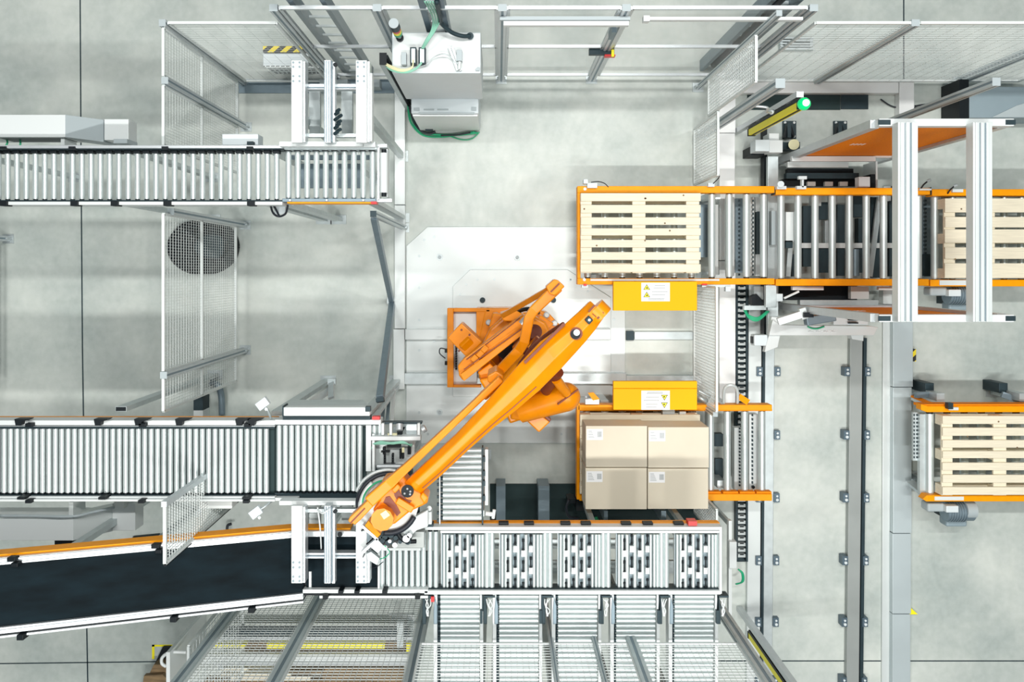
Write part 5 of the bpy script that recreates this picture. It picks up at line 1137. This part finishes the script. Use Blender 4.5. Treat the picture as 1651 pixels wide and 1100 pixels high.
# wrist
wr = px_slab([(619, 772), (650, 768), (664, 786), (684, 796), (691, 803), (689, 812), (681, 816), (660, 826), (637, 845), (625, 849), (606, 834), (601, 822), (612, 806), (612, 782)], 2.84, 2.66).build('wrist_casting', 'robot', t, .014, 3)
px_slab([(634, 788), (640, 784), (646, 796), (656, 806), (664, 808), (656, 816), (644, 812), (636, 800)], 2.848, 2.84).build('brown_recess', 'robotd', wr)
px_slab([(622, 802), (628, 800), (640, 816), (646, 827), (640, 833), (632, 822), (618, 810)], 2.846, 2.84).build('dark_window', 'robotd', wr)
MB().beam(W(640, 806, 2.86), W(666, 822, 2.86), .05, .05).beam(W(644, 782, 2.87), W(634, 792, 2.87), .04, .05).build('wrist_rib', 'robot', wr, .008)
p = W(657, 792, 2.925); hole = MB().cyl(p, p + Vector((0, 0, .008)), .047, 24).build('pivot_bore', 'black', wr); 
m_ = MB(); 
for dx, dy in ((-.02, -.015), (.022, 0), (0, .02), (.02, -.02)): m_.ball(p + Vector((dx, dy, .012)), .009, 6)
m_.build('pivot_screws', 'alu', hole)
MB().pprism([(676, 801), (682, 794), (691, 803), (684, 814)], 2.90, 2.7).build('wrist_lug', 'robot', wr, .012, 3)
p = W(620, 830, 2.80); o = MB().cyl(p - Vector((0, 0, .1)), p + Vector((0, 0, .13)), .085, 10, smooth=False).build('wrist_motor', 'robot', t, .01); MB().pprism([(613, 829), (622, 823), (629, 831), (619, 838)], 2.936, 2.93).build('motor_sticker', 'ivory', o)
MB().pbox(606, 824, 611, 836, 2.9, 2.7).build('motor_side', 'black', t, .01)
px_slab([(588, 848), (594, 840), (614, 862), (608, 868)], 2.72, 2.6).build('yellow_bracket', 'orange', t, .004)
# flange disc and hose ring
c0 = W(626, 812, 2.56); R_ = .235
MB().cyl(c0 - Vector((0, 0, .05)), c0, R_, 48).build('flange_disc', 'white', t, .006)
m_ = MB().tube([c0 + Vector((R_ * math.cos(a2), R_ * math.sin(a2), .03 + .02 * math.sin(3 * a2))) for a2 in [math.radians(60 + i * 15) for i in range(10)]], .016, 8, 3); m_.build('black_hose_ring', 'cable', t)
MB().tube([c0 + Vector(((R_ + .03) * math.cos(a2), (R_ + .03) * math.sin(a2), .01)) for a2 in [math.radians(75 + i * 12) for i in range(8)]], .012, 8, 3).build('grey_hose_ring', 'duct', t)
MB().tube([c0 + Vector(((R_ - .04) * math.cos(a2), (R_ - .04) * math.sin(a2), .05)) for a2 in [math.radians(95 + i * 14) for i in range(7)]], .008, 8, 3).build('green_hose', 'green', t)
MB().tube([c0 + Vector(((R_ - .03) * math.cos(a2), (R_ - .03) * math.sin(a2), .03)) for a2 in [math.radians(125 + i * 14) for i in range(6)]], .028, 8, 3).build('blue_white_hose', 'duct', t)
MB().tube([c0 + Vector(((R_ - .01) * math.cos(a2), (R_ - .01) * math.sin(a2), .02)) for a2 in [math.radians(262 + i * 12) for i in range(7)]], .022, 8, 3).build('lower_hose_ring', 'cable', t)
# gripper
gr = MB().pprism([(636, 868), (646, 858), (684, 858), (684, 884), (634, 884)], 2.45, 2.36).build('gripper', 'railgrey', t, .004)
MB().pprism([(612, 846), (636, 850), (650, 868), (640, 882), (614, 872)], 2.42, 2.36).build('dark_chassis', 'dark', gr)
MB().pprism([(642, 862), (664, 836), (690, 822), (690, 850), (672, 856), (655, 872)], 2.52, 2.45).build('cylinder_block', 'duct', gr, .01)
MB().tube([W(640, 855, 2.56), W(645, 866, 2.56), W(655, 873, 2.56), W(671, 873, 2.54)], .018).build('black_elbow_hose', 'black', gr)
MB().beam(W(585, 846, 2.62), W(610, 868, 2.62), .02, .08).beam(W(610, 867, 2.62), W(584, 890, 2.62), .02, .08).build('angle_frame', 'alu', gr); MB().pprism([(584, 862), (594, 850), (606, 862), (592, 876), (584, 874)], 2.54, 2.5).build('frame_plate', 'greyblue', gr)
m_ = MB()
for i in range(3): m_.beam(W(583 + i * 3, 856 - i * 1, 2.56), W(588 + i * 3, 852 - i, 2.56), .01, .02)
m_.pprism([(590, 876), (602, 872), (598, 884), (592, 884)], 2.55, 2.5); m_.build('black_details', 'black', gr)
MB().pprism([(596, 882), (608, 869), (620, 882), (609, 893)], 2.58, 2.52).build('side_plate', 'galv', gr, .004)
MB().pprism([(590, 893), (598, 890), (612, 901), (608, 912), (592, 903)], 2.6, 2.55).build('finger_plate', 'galv', gr, .004)
MB().tube([W(588, 893, 2.6), W(584, 904, 2.5), W(590, 914, 2.4), W(605, 915, 2.4), W(618, 906, 2.45)], .004, 6).build('thin_cable', 'cable', gr)
MB().tube([W(620, 880, 2.6), W(628, 890, 2.55), W(622, 898, 2.5), W(612, 902, 2.5)], .004, 6).build('green_wire', 'green', gr)
m_ = MB()
for x, y, r_ in ((617, 852, .03), (624, 858, .022), (633, 855, .025), (641, 860, .018), (648, 866, .016), (628, 868, .02), (620, 864, .02), (660, 866, .024)): p = W(x, y, 2.45); m_.cyl(p, p + Vector((0, 0, .12)), r_, 12)
m_.build('valve_row', 'dark', gr)
m_ = MB()
for x, y, r_ in ((640, 870, .02), (624, 874, .02), (658, 860, .028), (663, 855, .02), (632, 864, .014)): p = W(x, y, 2.45); m_.cyl(p, p + Vector((0, 0, .14)), r_, 12)
m_.build('chrome_row', 'alu', gr)
# balancer and its motor
a_ = W(838, 664, 1.35); b_ = W(912, 640, 1.45)
bal = MB().cyl(a_, b_, .105, 32, r2=.135).build('balancer_cylinder', 'robot', t)
MB().ball(b_, .135, 14).build('balancer_dome', 'robot', bal)
MB().beam(W(899, 652, 1.60), W(932, 628, 1.56), .012, .03).build('dome_seam', 'robotd', bal)
MB().cyl(W(897, 612, 1.75), W(913, 634, 1.58), .045, 14).build('balancer_pin', 'robot', bal)
MB().cyl(W(880, 630, 1.5), W(900, 600, 1.8), .05, 14).build('balancer_rod', 'robotd', bal)
px_slab([(836, 667), (858, 659), (888, 680), (869, 698)], 1.30, 1.05).build('side_motor', 'robot', t, .014, 3)
MB().pprism([(876, 664), (889, 677), (886, 681), (872, 668)], 1.32, 1.1).build('motor_cover', 'robotd', t, .006)
MB().pprism([(815, 666), (838, 662), (845, 676), (822, 684)], .9, .6).build('counter_block', 'robot', t, .02)
MB().beam(W(850, 640, .9), W(850, 665, 1.25), .3, .2).build('balancer_mount', 'robot', t, .02)

# ------------------------------------------------------------------ stop and transfer unit next to the gripper
t = thing('alignment_unit', 'silver alignment unit with chains and green hoses at the lower conveyor end', 'machine', W(640, 720, 0))
MB().pbox(598, 704, 678, 710.5, ZR + .05, ZR - .05).build('cross_bar', 'white', t, .003); MB().pbox(598, 681, 680, 684, ZR - .02, ZR - .1).build('back_edge', 'dark', t); MB().pbox(655, 684, 672, 704, ZR - .05, ZR - .15).build('back_box', 'galv', t)
MB().pbox(600, 712, 668, 750, ZR - .1, ZR - .14).build('base_sheet', 'duct', t)
for x in (615, 628, 673): MB().pbox(x, 683, x + 4, 702, ZR + .02, ZR - .05).build('white_pin', 'white', t)
m_ = MB()
for x in (593.5, 620, 633):
    for i in range(5): m_.pbox(x - 1.6, 733 + i * 4, x - .6, 736 + i * 4, ZR, ZR - .04); m_.pbox(x + .6, 733 + i * 4, x + 1.6, 736 + i * 4, ZR, ZR - .04); m_.pbox(x - 1.5, 732 + i * 4, x + 1.5, 733 + i * 4, ZR, ZR - .04)
m_.pbox(614, 728, 628, 730, ZR, ZR - .05).pbox(617, 722, 621, 733, ZR, ZR - .05).pbox(620, 749, 636, 752, ZR, ZR - .06).pbox(644, 725, 647, 740, ZR, ZR - .05).pbox(648, 725, 651, 740, ZR, ZR - .05).pbox(657, 720, 662, 733, ZR, ZR - .06).pbox(624, 716, 646, 722, ZR - .02, ZR - .06).pbox(640, 688, 648, 702, ZR - .02, ZR - .08)
m_.build('black_chain', 'black', t)
m_ = MB()
for i in range(5): m_.tube([W(602 + i, 716, ZR + .02), W(615 + i * 3, 712 + i, ZR + .04), W(632 + i * 4, 716 - i, ZR + .04), W(650 + i * 3, 714 + i, ZR + .02), W(664, 720 - i, ZR)], .006, 6)
m_.tube([W(606, 716, ZR), W(598, 724, ZR), W(593, 732, ZR)], .008); m_.build('green_hoses', 'teal', t)
MB().pbox(625, 699, 640, 703, ZR, ZR - .03).pbox(648, 722, 652, 730, ZR + .01, ZR).build('yellow_bit', 'ivory', t)
MB().cyl(W(681, 693, ZR), W(686, 690, ZR), .03, 14).cyl(W(644, 684, ZR), W(644, 694, ZR + .02), .03, 10).cyl(W(608, 752, ZR), W(665, 752, ZR), .02, 10).build('shiny_bosses', 'alu', t)
MB().pbox(602, 754, 660, 760, ZR - .05, ZR - .12).pbox(646, 760, 664, 800, ZR - .1, ZR - .2).pbox(670, 790, 676, 850, ZR - .2, ZR - .25).build('dark_beams', 'dark', t)
MB().pbox(600, 700, 604, 760, ZR + .02, ZR - .06).build('side_strip', 'white', t)
for x, y in ((-.98, -1.72), (-.86, -1.72), (-.98, -1.85), (-.86, -1.85)): leg(t, x, y, ZR - .14, .05, .05, cap='galv')
MB().pbox(600, 672, 612, 677, ZR + .06, ZR).build('red_marker', 'red', t)
for o in bpy.data.objects:
    if '_o' in o.keys(): del o['_o']
